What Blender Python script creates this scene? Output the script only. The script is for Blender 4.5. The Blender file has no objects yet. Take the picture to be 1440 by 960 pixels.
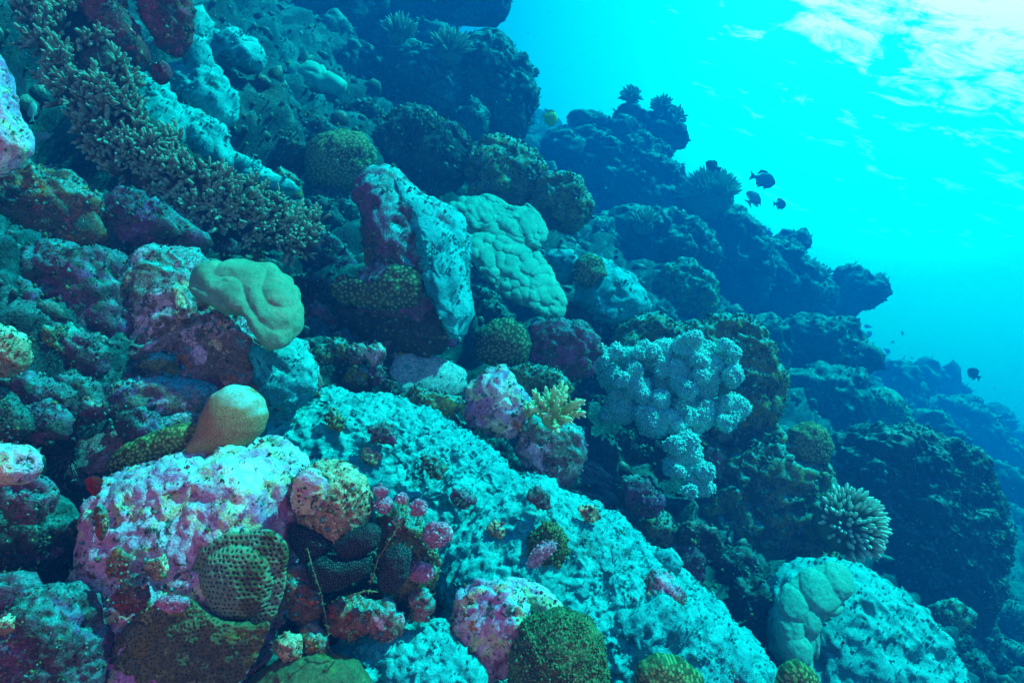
import bpy, math, random
import numpy as np
from mathutils import Matrix, Vector
random.seed(7)
S = bpy.context.scene
COL = S.collection

# ------------------------------------------------------------------ camera, water light, sun, exposure
F = 940.0                      # focal length in pixels of a 1440 wide picture
ROLL = math.radians(20)
cr, sr = math.cos(ROLL), math.sin(ROLL)
# rows: world x, y, z expressed in camera axes (x right, y up, z towards the viewer)
R = np.array([[cr, -sr, 0.0], [0.0, 0.0, -1.0], [sr, cr, 0.0]])
R4 = Matrix([[cr, -sr, 0, 0], [0, 0, -1, 0], [sr, cr, 0, 0], [0, 0, 0, 1]])
cam_d = bpy.data.cameras.new('camera')
cam_d.sensor_width = 36.0
cam_d.lens = 36.0 * F / 1440.0
cam_d.clip_start = 0.02
cam_d.clip_end = 400.0
cam = bpy.data.objects.new('camera', cam_d)
COL.objects.link(cam)
cam.matrix_world = R4
S.camera = cam
S.render.engine = 'CYCLES'
S.cycles.max_bounces = 5
S.cycles.diffuse_bounces = 2
S.cycles.glossy_bounces = 1
S.cycles.transmission_bounces = 1
S.cycles.transparent_max_bounces = 6
S.cycles.volume_bounces = 0
S.cycles.use_denoising = True
S.cycles.use_adaptive_sampling = True
S.cycles.adaptive_threshold = 0.02
S.cycles.sample_clamp_indirect = 3.0
S.view_settings.view_transform = 'Standard'
S.view_settings.look = 'None'
S.view_settings.exposure = 0.9
S.view_settings.gamma = 1.0
S.render.film_transparent = False

SUN_CAM = np.array([0.54, 0.80, -0.06])
SUN_CAM = SUN_CAM / np.linalg.norm(SUN_CAM)
SUN_W = R @ SUN_CAM
sun_d = bpy.data.lights.new('sun', 'SUN')
sun_d.energy = 4.9
sun_d.color = (0.50, 0.94, 1.0)
sun_d.angle = math.radians(1.5)
sun = bpy.data.objects.new('sun', sun_d)
COL.objects.link(sun)
sun.rotation_euler = Vector(SUN_W).to_track_quat('Z', 'Y').to_euler()

W = bpy.data.worlds.new('World')
S.world = W
W.use_nodes = True
nt = W.node_tree
nt.nodes.clear()
wo = nt.nodes.new('ShaderNodeOutputWorld')
bg = nt.nodes.new('ShaderNodeBackground')
nt.links.new(bg.outputs[0], wo.inputs[0])
tc = nt.nodes.new('ShaderNodeTexCoord')
sep = nt.nodes.new('ShaderNodeSeparateXYZ')
nt.links.new(tc.outputs['Generated'], sep.inputs[0])
mr = nt.nodes.new('ShaderNodeMapRange')
mr.inputs[1].default_value = -1.0
mr.inputs[2].default_value = 1.0
nt.links.new(sep.outputs[2], mr.inputs[0])
cr_ = nt.nodes.new('ShaderNodeValToRGB')
stops = [(0.0, (0.10, 0.01, 0.02)), (0.42, (0.85, 0.08, 0.07)), (0.50, (1.4, 0.25, 0.31)), (0.58, (1.2, 0.23, 0.38)),
         (0.68, (0.60, 0.17, 0.40)), (0.80, (0.06, 0.08, 0.30)), (1.0, (0.01, 0.06, 0.20))]  # red horizon band is unseen fill added to warm the near surfaces
el = cr_.color_ramp.elements
while len(el) < len(stops):
    el.new(0.5)
for e, (p, c) in zip(el, stops):
    e.position = p
    e.color = (c[0], c[1], c[2], 1)
nt.links.new(mr.outputs[0], cr_.inputs[0])
# glow of the sun through the surface ahead
GLOW = R @ (np.array([0.62, 0.52, -1.0]) / np.linalg.norm([0.62, 0.52, -1.0]))
dt = nt.nodes.new('ShaderNodeVectorMath')
dt.operation = 'DOT_PRODUCT'
nt.links.new(tc.outputs['Generated'], dt.inputs[0])
dt.inputs[1].default_value = tuple(GLOW)
def lobe(lo, hi, colour, prev):
    g = nt.nodes.new('ShaderNodeMapRange')
    g.interpolation_type = 'SMOOTHSTEP'
    g.inputs[1].default_value = lo
    g.inputs[2].default_value = hi
    nt.links.new(dt.outputs['Value'], g.inputs[0])
    x = nt.nodes.new('ShaderNodeMix')
    x.data_type = 'RGBA'
    nt.links.new(g.outputs[0], x.inputs['Factor'])
    nt.links.new(prev, x.inputs[6])
    x.inputs[7].default_value = (*colour, 1)
    return x.outputs[2]
sky = lobe(0.80, 0.985, (0.02, 0.84, 0.92), cr_.outputs[0])
sky = lobe(0.94, 0.988, (16.0, 1.7, 1.6), sky)
nt.links.new(sky, bg.inputs[0])
bg.inputs[1].default_value = 1.0

# ------------------------------------------------------------------ noise in numpy
def _hash(ix, iy, iz, seed):
    h = (ix * 374761393 + iy * 668265263 + iz * 2147483647 + seed * 1274126177) & 0xffffffff
    h = ((h ^ (h >> 13)) * 1274126177) & 0xffffffff
    h = ((h ^ (h >> 16)) * 2246822519) & 0xffffffff
    return h ^ (h >> 15)

def vnoise(p, seed=0):
    """smooth gradient noise, about -1..1"""
    i = np.floor(p).astype(np.int64)
    f = p - i
    u = f * f * f * (f * (f * 6 - 15) + 10)
    out = 0.0
    for dx in (0, 1):
        wx = u[:, 0] if dx else 1 - u[:, 0]
        for dy in (0, 1):
            wy = u[:, 1] if dy else 1 - u[:, 1]
            for dz in (0, 1):
                wz = u[:, 2] if dz else 1 - u[:, 2]
                h = _hash(i[:, 0] + dx, i[:, 1] + dy, i[:, 2] + dz, seed)
                gx = (h & 1023) / 511.5 - 1
                gy = ((h >> 10) & 1023) / 511.5 - 1
                gz = ((h >> 20) & 1023) / 511.5 - 1
                out = out + wx * wy * wz * (gx * (f[:, 0] - dx) + gy * (f[:, 1] - dy) + gz * (f[:, 2] - dz))
    return out * 1.5

def fbm(p, octv=4, seed=0, ridged=False, gain=0.5):
    a, s, t = 1.0, 0.0, 0.0
    for o in range(octv):
        n = vnoise(p * (2.03 ** o) + 17.3 * o, seed + o)
        if ridged:
            n = 1 - 2 * np.abs(n) * 1.4
        s = s + a * n
        t += a
        a *= gain
    return s / t

def worley(p, seed=0, jit=0.9):
    """distance to nearest feature point and to the second"""
    i = np.floor(p).astype(np.int64)
    f = p - i
    f1 = np.full(len(p), 9.0)
    f2 = np.full(len(p), 9.0)
    for dx in (-1, 0, 1):
        for dy in (-1, 0, 1):
            for dz in (-1, 0, 1):
                h = _hash(i[:, 0] + dx, i[:, 1] + dy, i[:, 2] + dz, seed)
                px = dx + 0.5 + jit * ((h & 1023) / 1023 - .5) - f[:, 0]
                py = dy + 0.5 + jit * (((h >> 10) & 1023) / 1023 - .5) - f[:, 1]
                pz = dz + 0.5 + jit * (((h >> 20) & 1023) / 1023 - .5) - f[:, 2]
                d = px * px + py * py + pz * pz
                f2 = np.minimum(f2, np.maximum(f1, d))
                f1 = np.minimum(f1, d)
    return np.sqrt(f1), np.sqrt(f2)

def worley2(p, seed=0, jit=.55):
    i = np.floor(p).astype(np.int64)
    i[:, 0] -= 0
    f1 = np.full(len(p), 9.0); f2 = np.full(len(p), 9.0)
    z = np.zeros(len(p), np.int64)
    for dy in (-1, 0, 1):
        row = i[:, 1] + dy
        sh = (row & 1) * .5
        ix = np.floor(p[:, 0] - sh).astype(np.int64)
        for dx in (-1, 0, 1):
            h = _hash(ix + dx, row, z, seed)
            cx = ix + dx + .5 + sh + jit * ((h & 1023) / 1023 - .5) * .8
            cy = row + .5 + jit * (((h >> 10) & 1023) / 1023 - .5) * .8
            d = (p[:, 0] - cx) ** 2 + (p[:, 1] - cy) ** 2
            f2 = np.minimum(f2, np.maximum(f1, d)); f1 = np.minimum(f1, d)
    return np.sqrt(f1), np.sqrt(f2)
CAL = [None]

# ------------------------------------------------------------------ mesh helpers
def mesh_from(name, V, Q, smooth=True):
    """V (n,3) floats, Q (m,k) ints all faces with the same corner count"""
    me = bpy.data.meshes.new(name)
    V = np.asarray(V, dtype=np.float32)
    Q = np.asarray(Q, dtype=np.int32)
    m, k = Q.shape
    me.vertices.add(len(V))
    me.vertices.foreach_set('co', V.ravel())
    me.loops.add(m * k)
    me.loops.foreach_set('vertex_index', Q.ravel())
    me.polygons.add(m)
    me.polygons.foreach_set('loop_start', np.arange(0, m * k, k, dtype=np.int32))
    me.polygons.foreach_set('loop_total', np.full(m, k, dtype=np.int32))
    me.polygons.foreach_set('use_smooth', np.full(m, smooth, dtype=bool))
    me.update(calc_edges=True)
    return me

def new_obj(name, me, mat=None, parent=None, loc=None, rot=False):
    o = bpy.data.objects.new(name, me)
    COL.objects.link(o)
    if mat is not None:
        me.materials.append(mat)
    if rot:
        o.matrix_world = Matrix.Translation(Vector(loc)) @ R4
    elif loc is not None:
        o.location = loc
    if parent is not None:
        o.parent = parent
    return o

def tag(o, label=None, cat=None, group=None, kind=None):
    if label: o['label'] = label
    if cat: o['category'] = cat
    if group: o['group'] = group
    if kind: o['kind'] = kind
    return o

def P(px, py, d):
    """camera-axis point seen at photo pixel (px, py), d metres ahead"""
    return np.array([(px - 720) / F * d, (480 - py) / F * d, -d])

def Wd(px, py, d):
    return tuple(R @ P(px, py, d))

def holder(name, px, py, d, label, cat, group=None):
    o = bpy.data.objects.new(name, None)
    o.empty_display_size = 0.05
    COL.objects.link(o)
    o.matrix_world = Matrix.Translation(Vector(Wd(px, py, d))) @ R4
    return tag(o, label, cat, group)

_cs = {}
def cubesphere(n):
    """unit directions and quads of a cube sphere without doubled vertices"""
    if n in _cs:
        return _cs[n]
    t = np.tan(np.linspace(-1, 1, n + 1) * math.pi / 4)
    idx = {}
    V, Q = [], []
    a, b = np.meshgrid(t, t, indexing='ij')
    one = np.ones_like(a)
    faces = [(one, a, b), (-one, b, a), (b, one, a), (a, -one, b), (a, b, one), (b, a, -one)]
    allv = np.concatenate([np.stack([x.ravel(), y.ravel(), z.ravel()], 1) for x, y, z in faces])
    key = np.round(allv * 1e5).astype(np.int64)
    _, first, inv = np.unique(key, axis=0, return_index=True, return_inverse=True)
    inv = inv.ravel()
    V = allv[first]
    V = V / np.linalg.norm(V, axis=1)[:, None]
    i, j = np.meshgrid(np.arange(n), np.arange(n), indexing='ij')
    base = (i * (n + 1) + j).ravel()
    q = np.stack([base, base + n + 1, base + n + 2, base + 1], 1)
    Q = np.concatenate([inv[q + k * (n + 1) ** 2] for k in range(6)])
    _cs[n] = (V, Q)
    return _cs[n]

def vnormals(V, Q):
    a = V[Q[:, 2]] - V[Q[:, 0]]
    b = V[Q[:, 3]] - V[Q[:, 1]]
    fn = np.cross(a, b)
    N = np.zeros_like(V)
    for k in range(Q.shape[1]):
        for c in range(3):
            N[:, c] += np.bincount(Q[:, k], weights=fn[:, c], minlength=len(V))
    return N / (np.linalg.norm(N, axis=1)[:, None] + 1e-12)

TRIS = [0]; TB = {}
def blob(pts, d, T=0.8, p=2.3, tilt=(0, 0), lump=None, lump2=None, rough=(40, 6), fine=(9, 1.6), pits=None, holes=None,
         lobes=None, ridges=None, cal=None, res=3.2, seed=1, n=None, taper=0.0):
    """closed body whose outline is given by photo pixels at distance d; all sizes in photo pixels.
    T thickness relative to its mean half size, p squareness of the section, tilt leans the body back,
    lump rounded knobs, rough/fine noise, pits round holes, lobes [(px,py,r[,h])] domes on its front."""
    pts = np.array(pts, float)
    k = d / F
    # centroid
    x, y = pts[:, 0], pts[:, 1]
    x2, y2 = np.roll(x, -1), np.roll(y, -1)
    cr2 = x * y2 - x2 * y
    A = cr2.sum() / 2
    cx = ((x + x2) * cr2).sum() / (6 * A)
    cy = ((y + y2) * cr2).sum() / (6 * A)
    dx, dy = (x - cx), -(y - cy)
    ang = np.arctan2(dy, dx)
    rad = np.hypot(dx, dy)
    o = np.argsort(ang)
    ang, rad = ang[o], rad[o]
    # dense polar outline with edges of the polygon kept straight, then softened
    th = np.linspace(-math.pi, math.pi, 361)[:-1]
    rr = np.empty_like(th)
    X, Y = rad * np.cos(ang), rad * np.sin(ang)
    m = len(X)
    j = np.searchsorted(ang, th) % m
    i = (j - 1) % m
    ux, uy = np.cos(th), np.sin(th)
    ex, ey = X[j] - X[i], Y[j] - Y[i]
    den = ux * ey - uy * ex
    rr = np.where(np.abs(den) > 1e-9, (X[i] * ey - Y[i] * ex) / den, rad[i])
    rr = np.clip(rr, rad.min() * 0.6, rad.max() * 1.05)
    ker = np.exp(-np.linspace(-2, 2, 15) ** 2)
    ker /= ker.sum()
    rr = np.convolve(np.concatenate([rr[-7:], rr, rr[:7]]), ker, 'valid')
    mean = rr.mean()
    if n is None:
        n = int(np.clip(mean * 1.7 / res * .465, 8, 84))
    D, Q = cubesphere(n)
    D = D + np.array([0, 0, .42]); D = D / np.linalg.norm(D, axis=1)[:, None]   # finer towards the seen side
    TRIS[0] += len(Q) * 2; TB['blob'] = TB.get('blob', 0) + len(Q) * 2
    # section
    sz = D[:, 2]
    sxy = np.hypot(D[:, 0], D[:, 1])
    q = (sxy ** p + np.abs(sz) ** p) ** (-1.0 / p)
    a = np.arctan2(D[:, 1], D[:, 0])
    rt = np.interp(a, np.append(th, math.pi), np.append(rr, rr[0]))
    rt = rt * sxy ** 0.0
    V = np.empty_like(D)
    V[:, 0] = D[:, 0] * q * rt
    V[:, 1] = D[:, 1] * q * rt
    V[:, 2] = sz * q * mean * T
    seedv = np.array([cx * 0.013 + seed * 3.1, cy * 0.017 - seed, seed * 1.7])
    N = vnormals(V, Q)
    if lobes:
        front = V[:, 2] > -0.25 * mean
        best = np.zeros(len(V))
        for lb in lobes:
            lx, ly, lr = lb[0] - cx, -(lb[1] - cy), lb[2]
            h = lb[3] if len(lb) > 3 else 0.7
            q2 = (V[:, 0] - lx) ** 2 + (V[:, 1] - ly) ** 2
            hh = np.sqrt(np.maximum(0, lr * lr - q2)) * h
            if h < 0:
                best = np.where(front, np.minimum(best, hh), best)
            else:
                best = np.where(front & (best >= 0), np.maximum(best, hh), best)
        V = V + (N * 0.6 + np.array([0, 0, 0.6])) * best[:, None]
        N = vnormals(V, Q)
    # warp so that cells do not look regular
    wp = V / max(mean * 0.8, 1) + seedv
    warp = np.stack([vnoise(wp, 51), vnoise(wp + 9, 52), vnoise(wp + 21, 53)], 1)
    if lump:
        f1, f2 = worley((V + warp * lump[0] * 0.7) / lump[0] + seedv, seed)
        bump = np.maximum(0, 1 - (f1 / 0.75) ** 2)
        V = V + N * ((np.sqrt(bump) - 0.6) * lump[1])[:, None]
        N = vnormals(V, Q)
    if lump2:
        f1, f2 = worley((V + warp * lump2[0] * 0.8) / lump2[0] + seedv + 5, seed + 3)
        V = V + N * ((np.sqrt(np.maximum(0, 1 - (f1 / 0.75) ** 2)) - 0.6) * lump2[1])[:, None]
        N = vnormals(V, Q)
    if ridges:   # folds running along image direction ridges[2]
        c_, s_ = math.cos(ridges[2]), math.sin(ridges[2])
        t = (-V[:, 0] * s_ + V[:, 1] * c_) / ridges[0] + vnoise(V / (ridges[0] * 2.2) + seedv, 77) * 1.0
        V = V + N * ((np.abs(np.sin(t * math.pi)) - 0.6) * ridges[1])[:, None]
        N = vnormals(V, Q)
    if holes == 'auto':
        holes = (min(30, mean * .55), min(30, mean * .55) * .9)
    if rough:
        e = fbm((V / rough[0]) + seedv, 4, seed, gain=0.55)
        e = e + 0.45 * (fbm(V / (rough[0] * 0.6) + seedv + 4, 3, seed + 9, ridged=True) - 0.1)
        V = V + N * (e * rough[1])[:, None]
    if fine:
        V = V + N * (fbm(V / fine[0] + seedv, 2, seed + 5) * fine[1])[:, None]
    if pits:
        f1, f2 = worley(V / pits[0] + seedv * 2, seed + 8)
        V = V - N * (np.maximum(0, 1 - (f1 / pits[2] if len(pits) > 2 else f1 / 0.33) ** 2) * pits[1])[:, None]
    if holes:
        V = V - N * (np.maximum(0, vnoise(V / holes[0] + seedv * 3, seed + 11) - 0.25) * holes[1])[:, None]
    if cal:    # coral cups: regular pits laid over the front
        p2 = V.copy()
        p2[:, 2] = 0
        p2[:, :2] += warp[:, :2] * cal[0] * .6
        p2 = p2 / cal[0]
        p2[:, 2] = .5
        f1, f2 = worley2(p2, seed, cal[3] if len(cal) > 3 else .55)
        pit = np.clip(1 - (f1 - .10) / .30, 0, 1)
        V = V - N * (pit * cal[1])[:, None]
        CAL[0] = pit
    V[:, 2] -= tilt[0] * V[:, 0] + tilt[1] * V[:, 1]
    V = V * k
    return V, Q, (cx, cy)

OCT = np.array([[1, 0, 0], [-1, 0, 0], [0, 1, 0], [0, -1, 0], [0, 0, 1], [0, 0, -1]], float)
OCF = np.array([[0, 2, 4], [2, 1, 4], [1, 3, 4], [3, 0, 4], [2, 0, 5], [1, 2, 5], [3, 1, 5], [0, 3, 5]])
def growth_mesh(name, B, N, k, rg, nug=(1.2, 3.2), blade=(3, 8), frac=0.45, up=None):
    """tiny nodules and blades on points B with normals N; k metres per photo pixel at each point"""
    m = len(B)
    k = np.broadcast_to(np.asarray(k, float), (m,))
    isn = rg.random(m) < frac
    Bn, Nn, kn = B[isn], N[isn], k[isn]
    c = len(Bn)
    Vs, Fs, As = [], [], []
    off = 0
    if c:
        r_ = rg.uniform(nug[0], nug[1], c) * (0.6 + 0.8 * rg.random(c)) * kn
        o = OCT[None] * rg.uniform(.6, 1.35, (c, 6, 1)) * r_[:, None, None]
        Vn = Bn[:, None] + o + (Nn * (r_ * .35)[:, None])[:, None]
        Vs.append(Vn.reshape(-1, 3))
        Fs.append((OCF[None] + (np.arange(c) * 6)[:, None, None]).reshape(-1, 3))
        As.append(np.repeat(rg.random(c), 6))
        off = c * 6
    Bb, Nb, kb = B[~isn], N[~isn], k[~isn]
    c = len(Bb)
    if c:
        for q in range(3):
            dr = Nb + (up if up is not None else np.array([.1, .45, .1])) * .6 + rg.uniform(-.75, .75, (c, 3))
            dr /= np.linalg.norm(dr, axis=1)[:, None]
            L = (rg.uniform(blade[0], blade[1], c) * kb)[:, None]
            sd = np.cross(dr, rg.normal(size=(c, 3)))
            sd /= np.linalg.norm(sd, axis=1)[:, None] + 1e-9
            w = (rg.uniform(.5, 1.1, c) * kb)[:, None]
            tri = np.stack([Bb + sd * w, Bb - sd * w, Bb + dr * L], 1)
            Vs.append(tri.reshape(-1, 3))
            Fs.append((np.arange(c * 3).reshape(-1, 3)) + off)
            As.append(np.repeat(rg.random(c), 3))
            off += c * 3
    V = np.concatenate(Vs); Fc = np.concatenate(Fs)
    TRIS[0] += len(Fc); TB['growth'] = TB.get('growth', 0) + len(Fc)
    me = mesh_from(name, V, Fc)
    at = me.attributes.new('tip', 'FLOAT', 'POINT')
    at.data.foreach_set('value', np.concatenate(As).astype(np.float32))
    return me

GROW = {}
def rock(name, label, cat, pts, d, mat, group=None, parent=None, grow=None, **kw):
    CAL[0] = None
    V, Q, (cx, cy) = blob(pts, d, **kw)
    me = mesh_from(name, V, Q)
    if CAL[0] is not None:
        at = me.attributes.new('tip', 'FLOAT', 'POINT')
        at.data.foreach_set('value', CAL[0].astype(np.float32))
    if parent is not None:
        o = new_obj(name, me, mat)
        o.parent = parent
        o.matrix_parent_inverse = parent.matrix_world.inverted()
        o.matrix_world = Matrix.Translation(Vector(Wd(cx, cy, d))) @ R4
        if label: o['label'] = label
        return o
    o = new_obj(name, me, mat, loc=Wd(cx, cy, d), rot=True)
    tag(o, label, cat, group)
    if grow and grow[0] in M:
        N = vnormals(V, Q)
        rg = np.random.default_rng(int(abs(cx * 13 + cy * 7)) + 1)
        vis = np.nonzero(N[:, 2] > -0.25)[0]
        ext = (V.max(0) - V.min(0)) / (d / F)
        cnt = int(min(4200, ext[0] * ext[1] / grow[1]))
        if cnt > 12:
            pick = rg.choice(vis, min(cnt, len(vis)), replace=False)
            # clumps: keep points where a low noise is high so that growth comes in patches
            kp = vnoise(V[pick] / (d / F) / 26 + cx, 3) + rg.uniform(-.35, .35, len(pick)) > -.12
            pick = pick[kp]
            if len(pick) > 4:
                g = new_obj('crust_growth', growth_mesh('crust_growth', V[pick], N[pick], d / F, rg, *grow[2:]), M[grow[0]], parent=o)
                g['kind'] = 'stuff'
    return o

def circ(cx, cy, rx, ry=None, n=14, rot=0.0, jit=0.08, seed=0):
    """a slightly uneven round outline"""
    ry = ry or rx
    rg = random.Random(seed + int(cx * 7 + cy * 13))
    out = []
    for i in range(n):
        a = 2 * math.pi * i / n
        k = 1 + rg.uniform(-jit, jit)
        x, y = rx * k * math.cos(a), ry * k * math.sin(a)
        out.append((cx + x * math.cos(rot) - y * math.sin(rot), cy + x * math.sin(rot) + y * math.cos(rot)))
    return out

# ------------------------------------------------------------------ materials
class NB:
    """small node builder"""
    def __init__(self, name):
        self.m = bpy.data.materials.new(name)
        self.m.use_nodes = True
        self.t = self.m.node_tree
        self.t.nodes.clear()
        self.out = self.n('ShaderNodeOutputMaterial')
    def n(self, typ, **kw):
        x = self.t.nodes.new(typ)
        for k, v in kw.items():
            setattr(x, k, v)
        return x
    def l(self, a, b):
        self.t.links.new(a, b)
    def noise(self, vec, scale, detail=5, rough=0.6, dist=0.0):
        x = self.n('ShaderNodeTexNoise')
        x.inputs['Scale'].default_value = scale
        x.inputs['Detail'].default_value = detail
        x.inputs['Roughness'].default_value = rough
        x.inputs['Distortion'].default_value = dist
        self.l(vec, x.inputs['Vector'])
        return x.outputs[0]
    def vor(self, vec, scale, feature='F1', out='Distance', dim='2D'):
        x = self.n('ShaderNodeTexVoronoi', feature=feature, voronoi_dimensions=dim)
        x.inputs['Scale'].default_value = scale
        self.l(vec, x.inputs['Vector'])
        return x.outputs[out]
    def rng(self, v, a, b, c=0.0, e=1.0, smooth=False):
        x = self.n('ShaderNodeMapRange')
        if smooth: x.interpolation_type = 'SMOOTHSTEP'
        for i, q in enumerate((a, b, c, e)):
            x.inputs[i + 1].default_value = q
        self.l(v, x.inputs[0])
        return x.outputs[0]
    def mix(self, f, a, b, mode='MIX'):
        x = self.n('ShaderNodeMix', data_type='RGBA', blend_type=mode)
        for v, s in ((f, 0), (a, 6), (b, 7)):
            if isinstance(v, (int, float)):
                x.inputs[s].default_value = v
            elif isinstance(v, tuple):
                x.inputs[s].default_value = (*v[:3], 1)
            else:
                self.l(v, x.inputs[s])
        return x.outputs[2]
    def math(self, op, a, b=0.0):
        x = self.n('ShaderNodeMath', operation=op)
        for v, s in ((a, 0), (b, 1)):
            if isinstance(v, (int, float)):
                x.inputs[s].default_value = v
            else:
                self.l(v, x.inputs[s])
        return x.outputs[0]

def crust(name, base, patches=(), silt=None, speck=0.55, bump=0.9, sc=1.0, cells=None, dots=None, rough=0.85,
          tip=None, grain=0.004, maze=None, objspace=True):
    """living crust: two base colours, sharp-edged patches of other growth, silt and sunlit tone painted on upward faces"""
    b = NB(name)
    tcn = b.n('ShaderNodeTexCoord')
    oi = b.n('ShaderNodeObjectInfo')
    off = b.n('ShaderNodeVectorMath', operation='SCALE')
    b.l(oi.outputs['Random'], off.inputs['Scale'])
    off.inputs[0].default_value = (31.0, 17.0, 23.0)
    add = b.n('ShaderNodeVectorMath', operation='ADD')
    b.l(tcn.outputs['Object'], add.inputs[0])
    b.l(off.outputs[0], add.inputs[1])
    v = add.outputs[0]
    n1 = b.noise(v, 14 * sc, 6, 0.65)
    col = b.mix(b.rng(n1, 0.40, 0.60), base[0], base[1])
    for i, pt in enumerate(patches):
        c, s, th = pt[0], pt[1], pt[2]
        w = pt[3] if len(pt) > 3 else 0.04
        sh = b.n('ShaderNodeVectorMath', operation='ADD')
        b.l(v, sh.inputs[0])
        sh.inputs[1].default_value = (3.7 * (i + 1), -5.1 * (i + 1), 2.9 * (i + 1))
        nn = b.noise(sh.outputs[0], s * sc, 6, 0.68, 0.6)
        col = b.mix(b.rng(nn, th, th + w), col, c)
    h = None
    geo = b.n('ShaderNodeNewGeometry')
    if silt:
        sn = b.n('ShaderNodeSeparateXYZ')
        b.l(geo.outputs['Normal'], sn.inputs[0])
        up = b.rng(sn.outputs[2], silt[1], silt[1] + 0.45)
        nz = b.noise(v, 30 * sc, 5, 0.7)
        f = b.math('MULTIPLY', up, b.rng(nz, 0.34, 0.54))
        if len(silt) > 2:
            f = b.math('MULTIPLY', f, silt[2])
        col = b.mix(f, col, silt[0])  # paler upward faces: settled silt and painted sunlight together
    fine = b.noise(v, 130 * sc, 4, 0.75)
    mid = b.noise(v, 42 * sc, 4, 0.7)
    vf = b.noise(v, 380 * sc, 2, 0.6)
    if speck:
        g = b.math('MULTIPLY', b.rng(fine, 0.32, 0.66, 1 - speck, 1 + speck * 0.7), b.rng(vf, 0.35, 0.65, 1 - speck * .6, 1 + speck * .6))
        col = b.mix(1.0, col, b.comb(g), 'MULTIPLY') if hasattr(b, 'comb') else b.mix(0.0, col, col)
    if dots:
        dv = b.vor(v, dots[1])
        col = b.mix(b.rng(dv, dots[2], dots[2] + 0.08, 1, 0), col, dots[0])
    hh = b.math('ADD', b.math('MULTIPLY', vf, 0.22), b.math('ADD', b.math('MULTIPLY', fine, 0.6), b.math('MULTIPLY', mid, .8)))
    if cells:
        cs, wall, pit = cells[0], cells[1], cells[2]
        wv = b.n('ShaderNodeVectorMath', operation='ADD')
        b.l(v, wv.inputs[0])
        cv = b.vor(v, cs)
        m_ = b.rng(cv, 0.22, 0.42)
        if len(cells) > 3:
            mask = b.rng(b.noise(v, 9 * sc, 3, 0.5), cells[3], cells[3] + 0.1)
            m_ = b.math('ADD', b.math('MULTIPLY', m_, mask), b.math('SUBTRACT', 1.0, mask))
        col = b.mix(m_, pit, col)
        hh = b.math('ADD', b.math('MULTIPLY', hh, 0.5), b.math('MULTIPLY', m_, cells[4] if len(cells) > 4 else 0.8))
    if maze:
        mv = b.noise(v, maze[0], 1, 0.4, 1.2)
        w1 = b.math('ABSOLUTE', b.math('SUBTRACT', b.math('FRACT', b.math('MULTIPLY', mv, maze[1])), 0.5))
        m2 = b.rng(w1, 0.08, 0.32)
        col = b.mix(m2, maze[3], maze[2])
        hh = b.math('ADD', b.math('MULTIPLY', hh, 0.3), b.math('MULTIPLY', m2, 0.8))
    if tip:
        at = b.n('ShaderNodeAttribute', attribute_name='tip')
        col = b.mix(b.rng(at.outputs['Fac'], tip[1], 1.0), col, tip[0])
    bs = b.n('ShaderNodeBsdfPrincipled')
    b.l(col, bs.inputs['Base Color'])
    bs.inputs['Roughness'].default_value = rough
    bs.inputs['Specular IOR Level'].default_value = 0.2
    bp = b.n('ShaderNodeBump')
    bp.inputs['Strength'].default_value = bump
    bp.inputs['Distance'].default_value = grain
    b.l(hh, bp.inputs['Height'])
    b.l(bp.outputs[0], bs.inputs['Normal'])
    b.l(bs.outputs[0], b.out.inputs[0])
    return b.m

def _comb(self, g):
    x = self.n('ShaderNodeCombineColor')
    for i in range(3):
        self.l(g, x.inputs[i])
    return x.outputs[0]
NB.comb = _comb

LIT_SILT = (0.04, 0.48, 0.48)  # silt colour with the cyan sunlight put into it
PINK = (0.60, 0.20, 0.42); PALEPINK = (0.72, 0.50, 0.64); PURP = (0.25, 0.07, 0.19); MAROON = (0.16, 0.02, 0.04)
ORNG = (0.50, 0.15, 0.03); RUST = (0.24, 0.06, 0.03); CREAM = (0.66, 0.60, 0.38); OLIVE = (0.22, 0.22, 0.05)
TURF = (0.07, 0.10, 0.08); BROWN = (0.20, 0.13, 0.07); GREYT = (0.16, 0.24, 0.23); YEL = (0.55, 0.42, 0.06)
M = {}
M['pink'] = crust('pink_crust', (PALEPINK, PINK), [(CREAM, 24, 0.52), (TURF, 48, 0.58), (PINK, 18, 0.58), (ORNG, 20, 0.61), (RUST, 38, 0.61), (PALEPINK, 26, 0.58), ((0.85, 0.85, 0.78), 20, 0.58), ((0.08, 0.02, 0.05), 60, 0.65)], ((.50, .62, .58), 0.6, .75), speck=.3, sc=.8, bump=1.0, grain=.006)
M['purple'] = crust('purple_crust', ((0.22, 0.09, 0.15), (0.09, 0.06, 0.06)), [(PURP, 12, 0.54), (GREYT, 16, 0.60), (TURF, 18, 0.55), (MAROON, 12, 0.58), (CREAM, 30, 0.68), (ORNG, 22, 0.66)], (LIT_SILT, 0.5, .5), bump=1.0, grain=.006)  # base colours darkened to paint in the shade of the left wall
M['mixed'] = crust('mixed_crust', ((0.34, 0.22, 0.24), (0.22, 0.15, 0.11)), [(PALEPINK, 12, 0.55), (CREAM, 16, 0.60), (PURP, 13, 0.58), (MAROON, 11, 0.61), (OLIVE, 14, 0.63), (ORNG, 17, 0.64), (TURF, 30, 0.59)], (LIT_SILT, 0.5), bump=1.0, grain=.006)
M['leaning'] = crust('dark_purple_crust', ((0.22, 0.08, 0.17), (0.09, 0.06, 0.06)), [(PURP, 10, 0.52), (TURF, 15, 0.54), (BROWN, 9, 0.56), (PALEPINK, 30, 0.68)], (LIT_SILT, 0.22, 1.3), sc=.8, bump=1.0, grain=.008)  # cyan on upward sides paints in the sunlit half
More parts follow.
